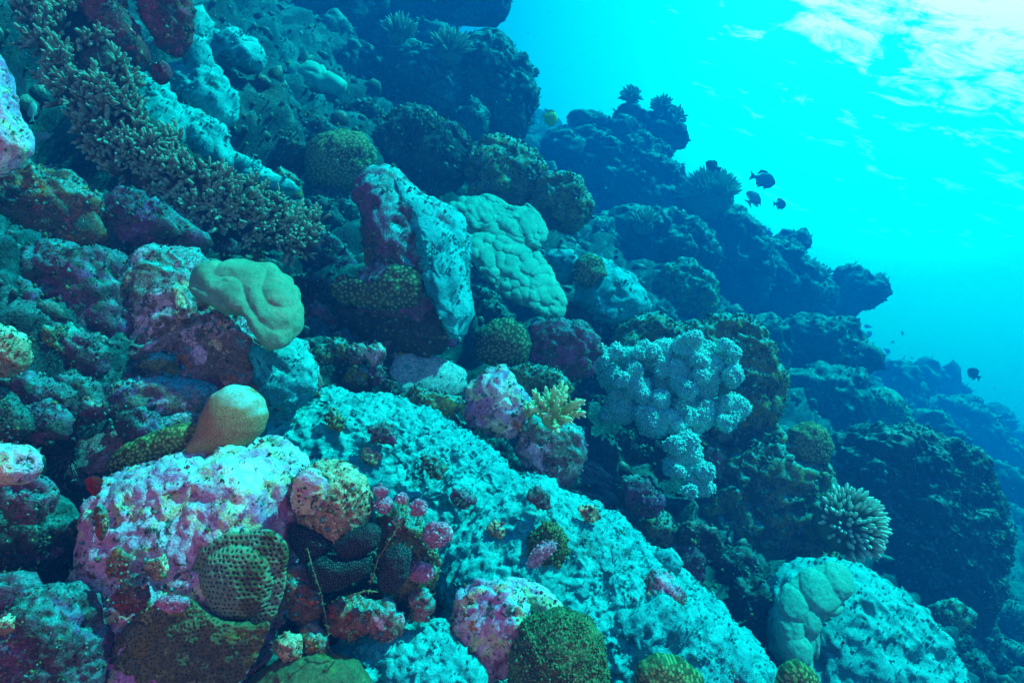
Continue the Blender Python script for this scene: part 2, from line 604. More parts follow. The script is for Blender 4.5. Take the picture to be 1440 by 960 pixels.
M['red'] = crust('red_sponge_crust', ((0.30, 0.05, 0.05), (0.16, 0.07, 0.06)), [((0.55, 0.05, 0.12), 12, 0.55), (TURF, 22, 0.54), (CREAM, 24, 0.64), (YEL, 20, 0.68), (GREYT, 16, .6)], (LIT_SILT, 0.7, .5), bump=1.0, grain=.006)
M['orange'] = crust('orange_rubble_crust', ((0.30, 0.14, 0.06), (0.18, 0.10, 0.07)), [(ORNG, 18, 0.55), ((0.45, 0.06, 0.08), 20, 0.57), (CREAM, 30, 0.60), (TURF, 26, 0.56), (YEL, 26, 0.68)], (LIT_SILT, 0.5, .7), bump=1.0, grain=.006)
M['silt'] = crust('lit_silt_rock', ((0.02, 0.40, 0.41), (0.015, 0.24, 0.27)), [((0.03, 0.52, 0.51), 12, 0.54), ((.03, .17, .16), 15, 0.58), ((0.02, 0.10, 0.13), 26, 0.62), (PURP, 18, 0.69), (OLIVE, 12, 0.67)], ((0.025, 0.50, 0.49), 0.35), bump=.9, grain=.006, speck=.22)  # cyan of the sunlight is put into this silt colour
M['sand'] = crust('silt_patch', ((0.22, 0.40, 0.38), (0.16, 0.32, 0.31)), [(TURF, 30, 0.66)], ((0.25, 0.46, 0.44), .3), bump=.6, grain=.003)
M['reef'] = crust('reef_rock', ((0.05, 0.10, 0.095), (0.025, 0.04, 0.04)), [(GREYT, 8, 0.58), (TURF, 14, 0.52), (PURP, 12, 0.62), ((0.06, .05, .05), 16, .56)], (LIT_SILT, 0.55, .4), sc=.7, bump=1.0, grain=.012)
M['reef_far'] = crust('far_reef_rock', ((0.04, 0.11, 0.10), (0.025, 0.055, 0.055)), [((.07, .17, .14), 8, 0.56), ((.05, .06, .05), 12, 0.56)], ((.10, .40, .36), 0.30, .85), sc=.35, bump=1.0, grain=.03)  # bright upward faces paint in the sunlit tops of far lumps
M['green'] = crust('green_crust', ((0.22, 0.26, 0.11), (0.12, 0.14, 0.07)), [(OLIVE, 12, 0.54), (GREYT, 18, 0.58), (TURF, 16, 0.54), (MAROON, 15, 0.64), (LIT_SILT, 24, .62)], (LIT_SILT, 0.35, .8), bump=1.0, grain=.008, sc=.9)
M['slope'] = crust('slope_rock', ((0.04, 0.08, 0.08), (0.025, 0.045, 0.045)), [((.08, .18, .18), 10, 0.56), (TURF, 16, 0.56), ((.12, .04, .08), 12, 0.62)], (LIT_SILT, 0.55, .22), sc=.8, bump=1.0, grain=.012)  # dark base stands in for deep shade between the rocks
M['coral_base'] = crust('dead_coral_base', ((.07, .06, .04), (.03, .04, .03)), [((.10, .16, .12), 30, .56)], None)
M['maroon'] = crust('maroon_crust', ((0.10, 0.035, 0.05), (0.05, 0.035, 0.035)), [((0.22, 0.03, 0.08), 12, 0.57), (TURF, 18, 0.56), (PALEPINK, 34, 0.70)], (LIT_SILT, 0.7, .5), bump=1.0, grain=.006)
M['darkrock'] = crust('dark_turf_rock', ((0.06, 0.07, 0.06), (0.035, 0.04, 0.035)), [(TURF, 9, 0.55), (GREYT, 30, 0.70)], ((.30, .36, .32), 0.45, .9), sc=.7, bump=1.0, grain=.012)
M['porites'] = crust('smooth_tan_coral', ((0.17, 0.40, 0.26), (0.12, 0.30, 0.18)), [((.26, .34, .22), 9, .56, .1), ((.10, .20, .13), 30, .66)], None, speck=.2, dots=((.09, .22, .14), 420, .16), bump=.6, grain=.002, rough=.7)
M['plate'] = crust('pale_green_coral', ((0.06, 0.46, 0.36), (0.045, 0.36, 0.28)), [((.06, .20, .15), 30, .66), ((.10, .52, .40), 9, .55, .1)], None, speck=.25, dots=((.04, .26, .20), 260, .16), bump=.6, grain=.003, rough=.7)
M['dome'] = crust('orange_brown_coral', ((0.42, 0.20, 0.10), (0.36, 0.16, 0.08)), [], ((0.30, 0.62, 0.56), 0.45, 1.6), speck=.25, bump=.7, grain=.0016, dots=((0.66, 0.34, 0.18), 480, 0.2))  # pale cyan top is sunlight painted into the coral colour
M['honey'] = crust('honeycomb_coral', ((0.20, 0.24, 0.12), (0.14, 0.30, 0.20)), [((0.14, 0.42, 0.32), 5, 0.50, .12), ((0.10, 0.10, 0.04), 15, 0.58)], None, tip=((0.012, 0.03, 0.03), .2), bump=.7, grain=.002, speck=.3)
M['honey_dark'] = crust('brown_honeycomb_coral', ((0.14, 0.15, 0.07), (0.08, 0.09, 0.045)), [((0.24, 0.28, 0.12), 30, 0.58), ((0.16, 0.15, 0.04), 20, 0.56)], None, tip=((0.03, 0.03, 0.015), .25), bump=.8, grain=.003, speck=.4)
M['brain'] = crust('yellow_green_brain_coral', ((0.10, 0.12, 0.04), (0.07, 0.09, 0.03)), [((.16, .18, .06), 40, .56)], None, dots=((0.30, 0.36, 0.12), 170, 0.27), bump=1.0, grain=.004)
M['brain_far'] = crust('green_brain_coral', ((0.07, 0.10, 0.05), (0.05, 0.07, 0.04)), [((.12, .10, .05), 20, .58)], None, dots=((0.18, 0.28, 0.13), 105, 0.26), bump=1.0, grain=.006)
M['moss'] = crust('green_polyp_coral', ((0.08, 0.14, 0.05), (0.05, 0.08, 0.03)), [((0.12, 0.20, 0.08), 60, 0.55)], None, dots=((0.22, 0.26, 0.12), 210, 0.2), bump=1.0, grain=.005, speck=.6)
M['moss_far'] = crust('green_bumpy_coral', ((0.15, 0.18, 0.08), (0.09, 0.11, 0.05)), [], None, dots=((0.28, 0.34, 0.18), 95, 0.27), bump=1.0, grain=.008, speck=.6)
M['soft'] = crust('pale_soft_coral', ((0.16, 0.76, 0.72), (0.13, 0.66, 0.63)), [], None, cells=(280, None, (0.15, 0.42, 0.44), .2, 1.0), bump=.7, grain=.004, speck=.15)
M['branch'] = crust('tan_branching_coral', ((0.17, 0.14, 0.07), (0.11, 0.10, 0.05)), [], None, speck=.3, bump=.5, grain=.002, tip=((0.26, 0.46, 0.34), 0.30))
M['branch_y'] = crust('yellow_branching_coral', ((0.46, 0.46, 0.16), (0.36, 0.38, 0.12)), [], None, speck=.2, bump=.6, grain=.002, tip=((0.74, 0.80, 0.46), 0.3))
M['branch_g'] = crust('green_branching_coral', ((0.14, 0.20, 0.08), (0.10, 0.14, 0.05)), [], None, speck=.2, bump=.5, grain=.002, tip=((0.55, 0.86, 0.72), 0.5))
M['branch_far'] = crust('far_branching_coral', ((0.16, 0.20, 0.14), (0.12, 0.15, 0.10)), [], None, speck=.2, bump=.4, sc=.5, tip=((0.36, 0.46, 0.36), 0.3))
M['black'] = crust('black_sponge', ((0.022, 0.022, 0.025), (0.012, 0.012, 0.014)), [(TURF, 30, .66)], None, dots=((0.20, 0.22, 0.22), 520, 0.13), bump=1.0, grain=.004)
M['redsp'] = crust('red_sponge', ((0.42, 0.008, 0.008), (0.28, 0.01, 0.01)), [], None, bump=.8, speck=.3)
M['knobpink'] = crust('pink_algae', ((0.56, 0.22, 0.36), (0.44, 0.26, 0.34)), [((0.75, 0.6, 0.6), 60, .58), ((.25, .08, .1), 50, .62)], None, bump=1.0, grain=.004, speck=.5)
M['cream'] = crust('cream_knob_crust', ((0.45, 0.34, 0.20), (0.30, 0.22, 0.13)), [(CREAM, 50, 0.55), (TURF, 55, 0.62)], ((.7, .68, .5), 0.5, .8), bump=1.0, grain=.006)
M['tuft'] = crust('turf_algae', ((0.22, 0.24, 0.12), (0.14, 0.15, 0.08)), [], None, bump=.5)
M['fish'] = crust('dark_fish_skin', ((0.05, 0.05, 0.06), (0.035, 0.035, 0.045)), [], None, speck=.2, bump=.2, rough=.5)
M['fish_y'] = crust('yellow_fish_skin', ((0.62, 0.56, 0.06), (0.55, 0.50, 0.05)), [], None, speck=.1, bump=.2, rough=.5)
M['fish_t'] = crust('teal_fish_skin', ((0.10, 0.5, 0.45), (0.10, 0.40, 0.40)), [], None, speck=.1, bump=.2, rough=.5)
M['eye'] = crust('fish_eye', ((0.4, 0.4, 0.4), (0.4, 0.4, 0.4)), [], None, speck=0, bump=0, rough=.3)

def growth_mat(name, stops):
    b = NB(name)
    at = b.n('ShaderNodeAttribute', attribute_name='tip')
    r_ = b.n('ShaderNodeValToRGB')
    r_.color_ramp.interpolation = 'CONSTANT'
    e = r_.color_ramp.elements
    while len(e) < len(stops):
        e.new(.5)
    for x, (p_, c) in zip(e, stops):
        x.position = p_
        x.color = (*c, 1)
    b.l(at.outputs['Fac'], r_.inputs[0])
    bs = b.n('ShaderNodeBsdfPrincipled')
    b.l(r_.outputs[0], bs.inputs['Base Color'])
    bs.inputs['Roughness'].default_value = .9
    bs.inputs['Specular IOR Level'].default_value = .1
    b.l(bs.outputs[0], b.out.inputs[0])
    return b.m
M['g_near'] = growth_mat('mixed_growth', [(0, (.42, .34, .20)), (.08, (.14, .13, .06)), (.38, (.28, .08, .12)), (.52, (.06, .06, .04)), (.68, (.06, .30, .30)), (.84, (.50, .24, .28)), (.90, (.32, .12, .04)), (.95, (.24, .26, .08))])
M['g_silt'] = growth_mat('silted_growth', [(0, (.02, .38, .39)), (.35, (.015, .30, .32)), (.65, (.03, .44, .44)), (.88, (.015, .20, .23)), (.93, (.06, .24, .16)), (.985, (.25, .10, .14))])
M['g_dark'] = growth_mat('dim_growth', [(0, (.10, .13, .08)), (.3, (.05, .07, .06)), (.55, (.12, .26, .24)), (.75, (.20, .20, .08)), (.88, (.16, .06, .10)), (.94, (.04, .04, .04))])
M['g_far'] = growth_mat('far_growth', [(0, (.05, .12, .11)), (.4, (.03, .06, .06)), (.65, (.08, .22, .20)), (.85, (.10, .14, .07))])
M['g_soft'] = growth_mat('soft_coral_polyps', [(0, (.18, .80, .76)), (.5, (.22, .84, .80)), (.8, (.15, .74, .70))])
M['g_moss'] = growth_mat('green_polyps', [(0, (.10, .17, .06)), (.5, (.15, .26, .11)), (.8, (.05, .08, .03))])
M['g_pink'] = growth_mat('pink_algae_tips', [(0, (.68, .34, .46)), (.5, (.52, .18, .28)), (.8, (.72, .56, .60))])

# ------------------------------------------------------------------ the slope
NPL = np.array([0.587, 0.735, 0.340]); NPL = NPL / np.linalg.norm(NPL)
HCAM = 0.75
E1 = np.array([0, 0, -1.0]) - NPL * np.dot(NPL, [0, 0, -1.0]); E1 /= np.linalg.norm(E1)
E2 = np.cross(E1, NPL)
def Dp(px, py, cap=14.0):
    """depth at which the ray of a pixel meets the mean plane of the slope"""
    q = -np.dot(NPL, P(px, py, 1.0))
    return min(cap, HCAM / q) if q > 0.02 else cap

DENTS = [  # pixel x, y, radius in pixels, depth in metres of hollows (negative: mounds)
    (52, 150, 80, .85), (60, 270, 60, .12), (60, 610, 70, .30), (90, 700, 50, .16), (380, 225, 60, .3), (680, 400, 60, .3),
    (930, 760, 90, .34), (1010, 850, 60, .2), (870, 680, 60, .25), (1130, 560, 50, .3), (500, 830, 60, .14),
    (1290, 780, 90, .4), (560, 400, 60, .1), (430, 400, 60, .2), (1160, 800, 70, .3), (700, 640, 50, .1)]

def build_slope():
    nr, na = 460, 520
    r = np.exp(np.linspace(math.log(0.12), math.log(48), nr))
    a = np.linspace(-1.48, 1.48, na)
    rr, aa = np.meshgrid(r, a, indexing='ij')
    s, t = (rr * np.cos(aa)).ravel(), (rr * np.sin(aa)).ravel()
    base = -HCAM * NPL + s[:, None] * E1 + t[:, None] * E2
    h = np.zeros(len(s))
    st = np.stack([s, t, np.zeros_like(s)], 1)
    for px, py, rad, dep in DENTS:
        d = Dp(px, py, 8)
        c = P(px, py, d)
        cs, ct = np.dot(c + HCAM * NPL, E1), np.dot(c + HCAM * NPL, E2)
        w = rad * d / F
        h -= dep * np.exp(-((s - cs) ** 2 + (t - ct) ** 2) / (w * w) * .8)
    st3 = base
    rad_ = rr.ravel()
    near = np.clip((rad_ - .3) / 1.5, 0.25, 1)
    warp = np.stack([vnoise(st3 * 2.3, 61), vnoise(st3 * 2.3 + 7, 62), vnoise(st3 * 2.3 + 13, 63)], 1)
    def lumps(size, sd):
        f1, f2 = worley((st3 + warp * size * .8) / size, sd)
        return np.sqrt(np.maximum(0, 1 - (f1 / .8) ** 2)) - .5
    far = np.clip((rad_ - 3) / 6, 0, 1)
    h += lumps(1.1, 3) * .42 * far
    h += lumps(.42, 4) * .17 * near
    h += lumps(.17, 5) * .075 * near
    h += lumps(.07, 6) * .03
    h += fbm(st3 / .5, 5, 8, gain=.6) * .20 * near
    h += fbm(st3 / .22, 4, 18, ridged=True) * .05 * near
    h -= np.maximum(0, vnoise(st3 / .16, 33) - .2) * .08 * near
    h += fbm(st3 / .08, 4, 14, gain=.75) * .045
    h -= .05 + .16 * np.exp(-(rad_ / .75) ** 4)
    V = (base + h[:, None] * NPL) @ R.T
    zmax = 3.6
    over = V[:, 2] > zmax - 1
    z = V[over, 2] - (zmax - 1)
    V[over, 2] = zmax - 1 + (1 - np.exp(-z)) + 0.1 * np.sin(V[over, 0] * 2) * np.sin(V[over, 1] * 2)
    i, j = np.meshgrid(np.arange(nr - 1), np.arange(na - 1), indexing='ij')
    b0 = (i * na + j).ravel()
    Q = np.stack([b0, b0 + 1, b0 + na + 1, b0 + na], 1)
    me = mesh_from('reef_slope', V, Q)
    o = new_obj('reef_slope', me, M['slope'])
    TRIS[0] += len(Q) * 2
    tag(o, kind='structure')
    return V
SLOPE = build_slope()

def build_surface():
    n = 120
    x = np.linspace(-60, 60, n)
    X, Y = np.meshgrid(x, x + 20, indexing='ij')
    p = np.stack([X.ravel(), Y.ravel(), np.zeros(n * n)], 1)
    p[:, 2] = 4.5 + .04 * vnoise(p * .9, 5)
    i, j = np.meshgrid(np.arange(n - 1), np.arange(n - 1), indexing='ij')
    b0 = (i * n + j).ravel()
    Q = np.stack([b0, b0 + 1, b0 + n + 1, b0 + n], 1)
    o = new_obj('water_surface', mesh_from('water_surface', p, Q), None)
    b = NB('rippled_water_surface')
    tcn = b.n('ShaderNodeTexCoord')
    mp = b.n('ShaderNodeMapping')
    b.l(tcn.outputs['Object'], mp.inputs['Vector'])
    mp.inputs['Rotation'].default_value = (0, 0, math.radians(24))
    mp.inputs['Scale'].default_value = (.75, 1.0, 1)
    v = mp.outputs[0]
    n1 = b.noise(v, 2.1, 8, 0.66, 0.5)
    n2 = b.noise(v, .28, 2, 0.5)
    f = b.rng(b.math('ADD', b.math('MULTIPLY', n1, .72), b.math('MULTIPLY', n2, .28)), .455, .55)
    sp_ = b.n('ShaderNodeSeparateXYZ')
    b.l(tcn.outputs['Object'], sp_.inputs[0])
    edge = b.math('SUBTRACT', sp_.outputs[1], b.math('MULTIPLY', sp_.outputs[0], .33))
    f = b.rng(b.math('SUBTRACT', b.math('ADD', b.math('MULTIPLY', n1, .8), b.math('MULTIPLY', n2, .2)), b.rng(edge, 5.2, 7.9, 0, .20)), .375, .50)
    tr = b.n('ShaderNodeBsdfTransparent')
    b.l(b.mix(f, (0.012, .92, 1.0), (1, 1, 1)), tr.inputs[0])  # white glitter patches are painted into the transparent tint
    b.l(tr.outputs[0], b.out.inputs[0])
    o.data.materials.append(b.m)
    tag(o, kind='structure')
build_surface()

# ------------------------------------------------------------------ haze: the sea water itself
def build_haze():
    x0, x1 = SLOPE[:, 0].min() - 1.5, SLOPE[:, 0].max() + 1.5
    y0, y1 = -0.4, SLOPE[:, 1].max() + 1.5
    y0 = min(y0, SLOPE[:, 1].min() - .2)
    z0, z1 = SLOPE[:, 2].min() - 1.0, 4.15
    V = [(x, y, z) for x in (x0, x1) for y in (y0, y1) for z in (z0, z1)]
    Q = [(0, 1, 3, 2), (4, 6, 7, 5), (0, 4, 5, 1), (2, 3, 7, 6), (0, 2, 6, 4), (1, 5, 7, 3)]
    o = new_obj('haze', mesh_from('haze', V, Q, False))
    m = bpy.data.materials.new('sea_water')
    m.use_nodes = True
    t = m.node_tree
    t.nodes.clear()
    out = t.nodes.new('ShaderNodeOutputMaterial')
    pv = t.nodes.new('ShaderNodeVolumePrincipled')
    pv.inputs['Color'].default_value = (0.0, 0.046, 0.165, 1)
    pv.inputs['Density'].default_value = HAZE_D
    pv.inputs['Absorption Color'].default_value = (0.0, 0.90, 0.97, 1)
    pv.inputs['Anisotropy'].default_value = 0.2
    t.links.new(pv.outputs[0], out.inputs['Volume'])
    m.cycles.homogeneous_volume = True
    o.data.materials.append(m)
    tag(o, kind='stuff')
HAZE_D = 0.50
build_haze()

# ------------------------------------------------------------------ branching corals, tubes
def tubes(specs, sides=6):
    """specs: (base, tip, r0, r1, tip0, tip1) in metres, camera axes -> verts, quads, tip attribute"""
    ts = np.array([0.0, 0.35, 0.72, 0.92, 1.0])
    rk = np.array([1.0, 0.9, 0.8, 0.66, 0.16])
    Vs, Qs, As = [], [], []
    off = 0
    ang = np.linspace(0, 2 * math.pi, sides + 1)[:-1]
    ca, sa = np.cos(ang), np.sin(ang)
    i, j = np.meshgrid(np.arange(len(ts) - 1), np.arange(sides), indexing='ij')
    qq = np.stack([i * sides + j, i * sides + (j + 1) % sides, (i + 1) * sides + (j + 1) % sides, (i + 1) * sides + j], -1).reshape(-1, 4)
    for b, e, r0, r1, a0, a1 in specs:
        b = np.asarray(b, float); e = np.asarray(e, float)
        ax = e - b
        L = np.linalg.norm(ax)
        ax = ax / (L + 1e-9)
        u = np.cross(ax, [0.31, 0.22, 0.92] if abs(ax[2]) < .8 else [1, .1, 0])
        u /= np.linalg.norm(u)
        w = np.cross(ax, u)
        rad = (r0 + (r1 - r0) * ts) * np.where(ts > .9, rk / .8, 1)
        c = b[None] + ax[None] * (ts * L)[:, None]
        v = c[:, None, :] + rad[:, None, None] * (ca[None, :, None] * u + sa[None, :, None] * w)
        Vs.append(v.reshape(-1, 3))
        Qs.append(qq + off)
        As.append(np.repeat(a0 + (a1 - a0) * ts, sides))
        off += len(ts) * sides
    return np.concatenate(Vs), np.concatenate(Qs), np.concatenate(As)

def tube_mesh(name, specs, sides=6):
    V, Q, A = tubes(specs, sides)
    TRIS[0] += len(Q) * 2
    me = mesh_from(name, V, Q)
    at = me.attributes.new('tip', 'FLOAT', 'POINT')
    at.data.foreach_set('value', A.astype(np.float32))
    return me

def unit(v):
    v = np.asarray(v, float)
    return v / (np.linalg.norm(v) + 1e-9)

def finger(rg, b, dirn, L, r, nub=True):
    """one branch: a stem with short side nubs"""
    e = b + dirn * L
    sp = [(b, e, r, r * .62, 0.0, 1.0)]
    if nub:
        u = unit(np.cross(dirn, [.3, .2, .9]))
        w = np.cross(dirn, u)
        m = 9
        for q in range(m):
            t = .25 + .62 * q / m
            a = q * 2.4 + rg.random()
            o = u * math.cos(a) + w * math.sin(a)
            bb = b + dirn * L * t + o * r * .35
            sp.append((bb, bb + (o * .8 + dirn * .75) * r * 1.25, r * .36, r * .24, t, min(1, t + .35)))
    return sp

def branch_coral(name, label, px, py, d, radpx, count, mat, up=(0.2, 1, 0.1), spread=1.25, lenpx=(18, 30), wpx=5, group=None,
                 parts=True, seed=3, inner_k=.30, nub=True, base_mat=None):
    rg = random.Random(seed)
    k = d / F
    h = holder(name, px, py, d, label, 'coral', group)
    up = unit(up)
    u = unit(np.cross(up, [.1, .2, 1])); w = np.cross(up, u)
    allsp = []
    me0 = []
    for i in range(count):
        t = (i + .5) / count
        th = math.acos(1 - t * (1 - math.cos(spread))) * rg.uniform(.92, 1.08)
        ph = i * 2.39996 + rg.uniform(-.6, .6)
        dr = unit(up * math.cos(th) + (u * math.cos(ph) + w * math.sin(ph)) * math.sin(th))
        inner = radpx * inner_k
        L = rg.uniform(*lenpx)
        b = dr * inner * k
        tipd = unit(dr + up * .25 + np.array([rg.uniform(-.12, .12) for _ in range(3)]))
        L = L + (radpx - lenpx[1] - inner)
        sp = finger(rg, b * np.array([1, 1, 1]), tipd, L * k, wpx * k * .5 * rg.uniform(.85, 1.15), nub)
        if i % 3 == 0 and nub:
            b2 = b + tipd * L * k * .45
            d2 = unit(tipd + (u * rg.uniform(-1, 1) + w * rg.uniform(-1, 1)) * .8)
            sp += finger(rg, b2, d2, L * k * .45, wpx * k * .42, False)
        if parts:
            o = new_obj('branch', tube_mesh('branch', sp), mat, parent=h)
        else:
            allsp += sp
    if not parts:
        o = new_obj('branches', tube_mesh('branches', allsp), mat, parent=h)
        o['kind'] = 'stuff'
    # gnarled core
    V, Q, _ = blob(circ(px, py, radpx * (inner_k + .15), seed=seed), d, T=.8, rough=(10, 3), fine=(4, 1), n=16, seed=seed)
    new_obj('coral_core', mesh_from('coral_core', V, Q), base_mat or mat, parent=h)
    return h

def thicket(name, label, path, d0, d1, width, count, seed, group=None, dirn=(.55, .55, .62), lenpx=(10, 20), wpx=7.5, mat='branch', lift=10):
    """low branching colony: branchlets standing on a gnarled ledge that follows a path of pixels"""
    rg = random.Random(seed)
    path = np.array(path, float)
    seg = np.hypot(*(path[1:] - path[:-1]).T)
    cum = np.concatenate([[0], np.cumsum(seg)]) / seg.sum()
    mid = path.mean(0)
    dm = (d0 + d1) / 2
    h = holder(name, mid[0], mid[1], dm, label, 'coral', group)
    c0 = P(mid[0], mid[1], dm)
    sp = []
    k = dm / F
    tang = path[-1] - path[0]
    nx, ny = unit([-tang[1], tang[0]])
    nb = max(6, count // 11)
    for c in range(nb):
        t = (c + rg.random()) / nb
        x = np.interp(t, cum, path[:, 0]); y = np.interp(t, cum, path[:, 1])
        wv = np.interp(t, [0, .15, .85, 1], [.75, 1, 1, .6]) * width
        q = rg.uniform(-.95, .95)
        z = math.sqrt(max(0, 1 - q * q)) * .55 * wv
        b = P(x + nx * q * wv, y + ny * q * wv, d0 + (d1 - d0) * t) - c0 + np.array([0, 0, z * k])
        out = np.array([nx * q, -ny * q, math.sqrt(max(0, 1 - q * q)) * .8])
        ax = unit(out * .7 + unit(dirn) + np.array([rg.uniform(-.3, .3) for _ in range(3)]))
        size = rg.uniform(.7, 1.25)
        for _ in range(rg.randint(13, 20)):
            dr = unit(ax + np.array([rg.gauss(0, .5) for _ in range(3)]))
            L = rg.uniform(*lenpx) * k * size
            r = wpx * .5 * k * rg.uniform(.7, 1.15)
            b1 = b + np.array([rg.uniform(-6, 6) * k for _ in range(3)])
            sp.append((b1, b1 + dr * L, r, r * .62, -.5, 1.0))
            for _ in range(rg.randint(1, 3)):
                tt = rg.uniform(.35, .8)
                d2 = unit(dr + np.array([rg.uniform(-1, 1) for _ in range(3)]) * .7)
                b2 = b1 + dr * L * tt
                sp.append((b2, b2 + d2 * L * rg.uniform(.25, .42), r * .75, r * .5, tt - .3, 1.0))
    V, Q, A = tubes(sp, 5)
    TRIS[0] += len(Q) * 2
    me = mesh_from('branchlets', V, Q)
    at = me.attributes.new('tip', 'FLOAT', 'POINT')
    at.data.foreach_set('value', A.astype(np.float32))
    o = new_obj('branchlets', me, M[mat], parent=h)
    o['kind'] = 'stuff'
    pts = []
    tang = path[-1] - path[0]
    nx, ny = unit([-tang[1], tang[0]])
    for x, y in path: pts.append((x + nx * width * .95, y + ny * width * .95))
    for x, y in path[::-1]: pts.append((x - nx * width * .95, y - ny * width * .95))
    V, Q, (cx, cy) = blob(pts, dm, T=.38, rough=(25, 9), fine=(8, 3), seed=seed, n=32)
    q = new_obj('coral_base', mesh_from('coral_base', V, Q), M['coral_base'])
    q.parent = h
    q.matrix_parent_inverse = h.matrix_world.inverted()
    q.matrix_world = Matrix.Translation(Vector(Wd(cx, cy, dm))) @ R4
    return h

# ------------------------------------------------------------------ fish
def fish(label, px, py, d, length, height, ang, mat, group=None, flip=False, parts=True, thick=.16, tail=.34, yaw=.25, name='reef_fish'):
    """length, height in pixels; ang image angle of the head direction in degrees; fins are thin solid plates"""
    k = d / F
    L, H = length * k, height * k
    h = holder(name, px, py, d, label, 'fish', group)
    xs = np.linspace(0, 1, 15)
    body = L * (1 - tail * .62)
    prof = np.interp(xs, [0, .06, .2, .42, .65, .85, 1], [.03, .34, .78, 1, .80, .36, .17]) * H * .5
    wid = np.interp(xs, [0, .1, .3, .6, 1], [.1, .6, 1, .75, .15]) * L * thick * .5
    n = 14
    a = np.linspace(0, 2 * math.pi, n + 1)[:-1]
    X = (L * .5 - xs * body)
    V = np.stack([np.repeat(X, n), (prof[:, None] * np.sin(a)).ravel(), (wid[:, None] * np.cos(a)).ravel()], 1)
    V = np.concatenate([V, [[L * .5 + .004 * L, 0, 0]], [[X[-1] - .01 * L, 0, 0]]])
    i, j = np.meshgrid(np.arange(14), np.arange(n), indexing='ij')
    Q = np.stack([i * n + j, (i + 1) * n + j, (i + 1) * n + (j + 1) % n, i * n + (j + 1) % n], -1).reshape(-1, 4)
    me = mesh_from('body', V[:-2], Q)
    o = new_obj('body', me, mat, parent=h)
    def plate(nm, pts, w):
        m = len(pts)
        v = [(x, y, w) for x, y in pts] + [(x, y, -w) for x, y in pts]
        me = bpy.data.meshes.new(nm)
        f = [tuple(range(m)), tuple(range(2 * m - 1, m - 1, -1))] + [(q, q + m, (q + 1) % m + m, (q + 1) % m) for q in range(m)]
        me.from_pydata(v, [], f)
        me.update()
        new_obj(nm, me, mat, parent=h)
    xt = X[-1]
    plate('tail_fin', [(xt + .04 * L, H * .07), (xt - .10 * L, H * .20), (xt - tail * .55 * L, H * .36), (xt - tail * .40 * L, 0.02 * H), (xt - tail * .55 * L, -H * .34), (xt - .10 * L, -H * .2), (xt + .04 * L, -H * .07)], L * .008)
    if parts:
        plate('dorsal_fin', [(L * .28, H * .36), (L * .10, H * .56), (-L * .12, H * .55), (xt + .10 * L, H * .34), (xt + .06 * L, H * .16), (-L * .02, H * .40)], L * .008)
        plate('anal_fin', [(L * .02, -H * .44), (-L * .10, -H * .56), (xt + .10 * L, -H * .36), (xt + .06 * L, -H * .14)], L * .008)
        plate('pelvic_fin', [(L * .24, -H * .38), (L * .12, -H * .62), (L * .10, -H * .42)], L * .008)
    rot = Matrix.Rotation(math.radians(ang), 4, 'Z') @ Matrix.Rotation(yaw, 4, 'Y')
    if flip:
        rot = Matrix.Rotation(math.radians(ang), 4, 'Z') @ Matrix.Scale(-1, 4, (0, 1, 0)) @ Matrix.Rotation(yaw, 4, 'Y')
        rot = Matrix.Rotation(math.radians(ang), 4, 'Z') @ Matrix.Rotation(math.pi, 4, 'X') @ Matrix.Rotation(yaw, 4, 'Y')
    h.matrix_world = Matrix.Translation(Vector(Wd(px, py, d))) @ R4 @ rot
    return h

# ------------------------------------------------------------------ the rocks and corals, one call each
def auto_d(pts, up=.18, cap=14.0):
    x = sum(q[0] for q in pts) / len(pts)
    y0, y1 = min(q[1] for q in pts), max(q[1] for q in pts)
    return Dp(x, y1 - (y1 - y0) * up, cap)

def RK(name, label, cat, mat, pts, d=None, group=None, **kw):
    if d is None:
        d = auto_d(pts)
    if mat in ('silt', 'mixed', 'purple', 'reef', 'reef_far', 'green', 'darkrock', 'leaning', 'maroon', 'orange', 'pink', 'red'):
        kw.setdefault('holes', 'auto')
        r0 = kw.get('rough', (40, 6))
        kw['rough'] = (r0[0], r0[1] * 1.3)
    gm = {'pink': ('g_near', 70), 'mixed': ('g_near', 44), 'purple': ('g_dark', 34), 'red': ('g_near', 30), 'orange': ('g_near', 26), 'leaning': ('g_dark', 36), 'maroon': ('g_dark', 30),
          'silt': ('g_silt', 60), 'green': ('g_dark', 18), 'darkrock': ('g_dark', 26), 'reef': ('g_dark', 22), 'reef_far': ('g_far', 55), 'cream': ('g_near', 24), 'sand': ('g_silt', 120),
          'moss': ('g_moss', 7, (1.2, 2.6), (2, 4), .8), 'knobpink': ('g_pink', 9, (1.0, 2.4), (3, 6), .6)}.get(mat)
    if gm:
        kw.setdefault('grow', gm)
    return rock(name, label, cat, pts, d, M[mat], group=group, **kw)

# --- foreground left
RK('coral_boulder', 'big boxy boulder crusted pink, white and orange at the lower left', 'boulder', 'pink',
   [(146, 705), (158, 680), (195, 660), (255, 645), (312, 634), (370, 636), (408, 662), (416, 720), (408, 765), (400, 850), (370, 920), (265, 975), (180, 970), (152, 890), (146, 800)],
   .93, T=.75, p=3.4, tilt=(.05, .25), lump=(60, 10), lump2=(22, 5), rough=(46, 12), fine=(8, 2.6), pits=(17, 7, .26), res=2.2, seed=3)
RK('honeycomb_coral', 'rounded greenish honeycomb coral with dark pits on the front of the pink boulder', 'coral', 'honey',
   [(266, 806), (284, 770), (318, 748), (380, 744), (404, 768), (400, 830), (386, 866), (350, 884), (304, 880), (272, 858), (262, 830)],
   .832, T=.18, p=2.2, rough=(60, 5), fine=None, lobes=[(336, 815, 52, .3)], cal=(7.0, 2.0, 0, .5), res=1.0, n=120, seed=5)
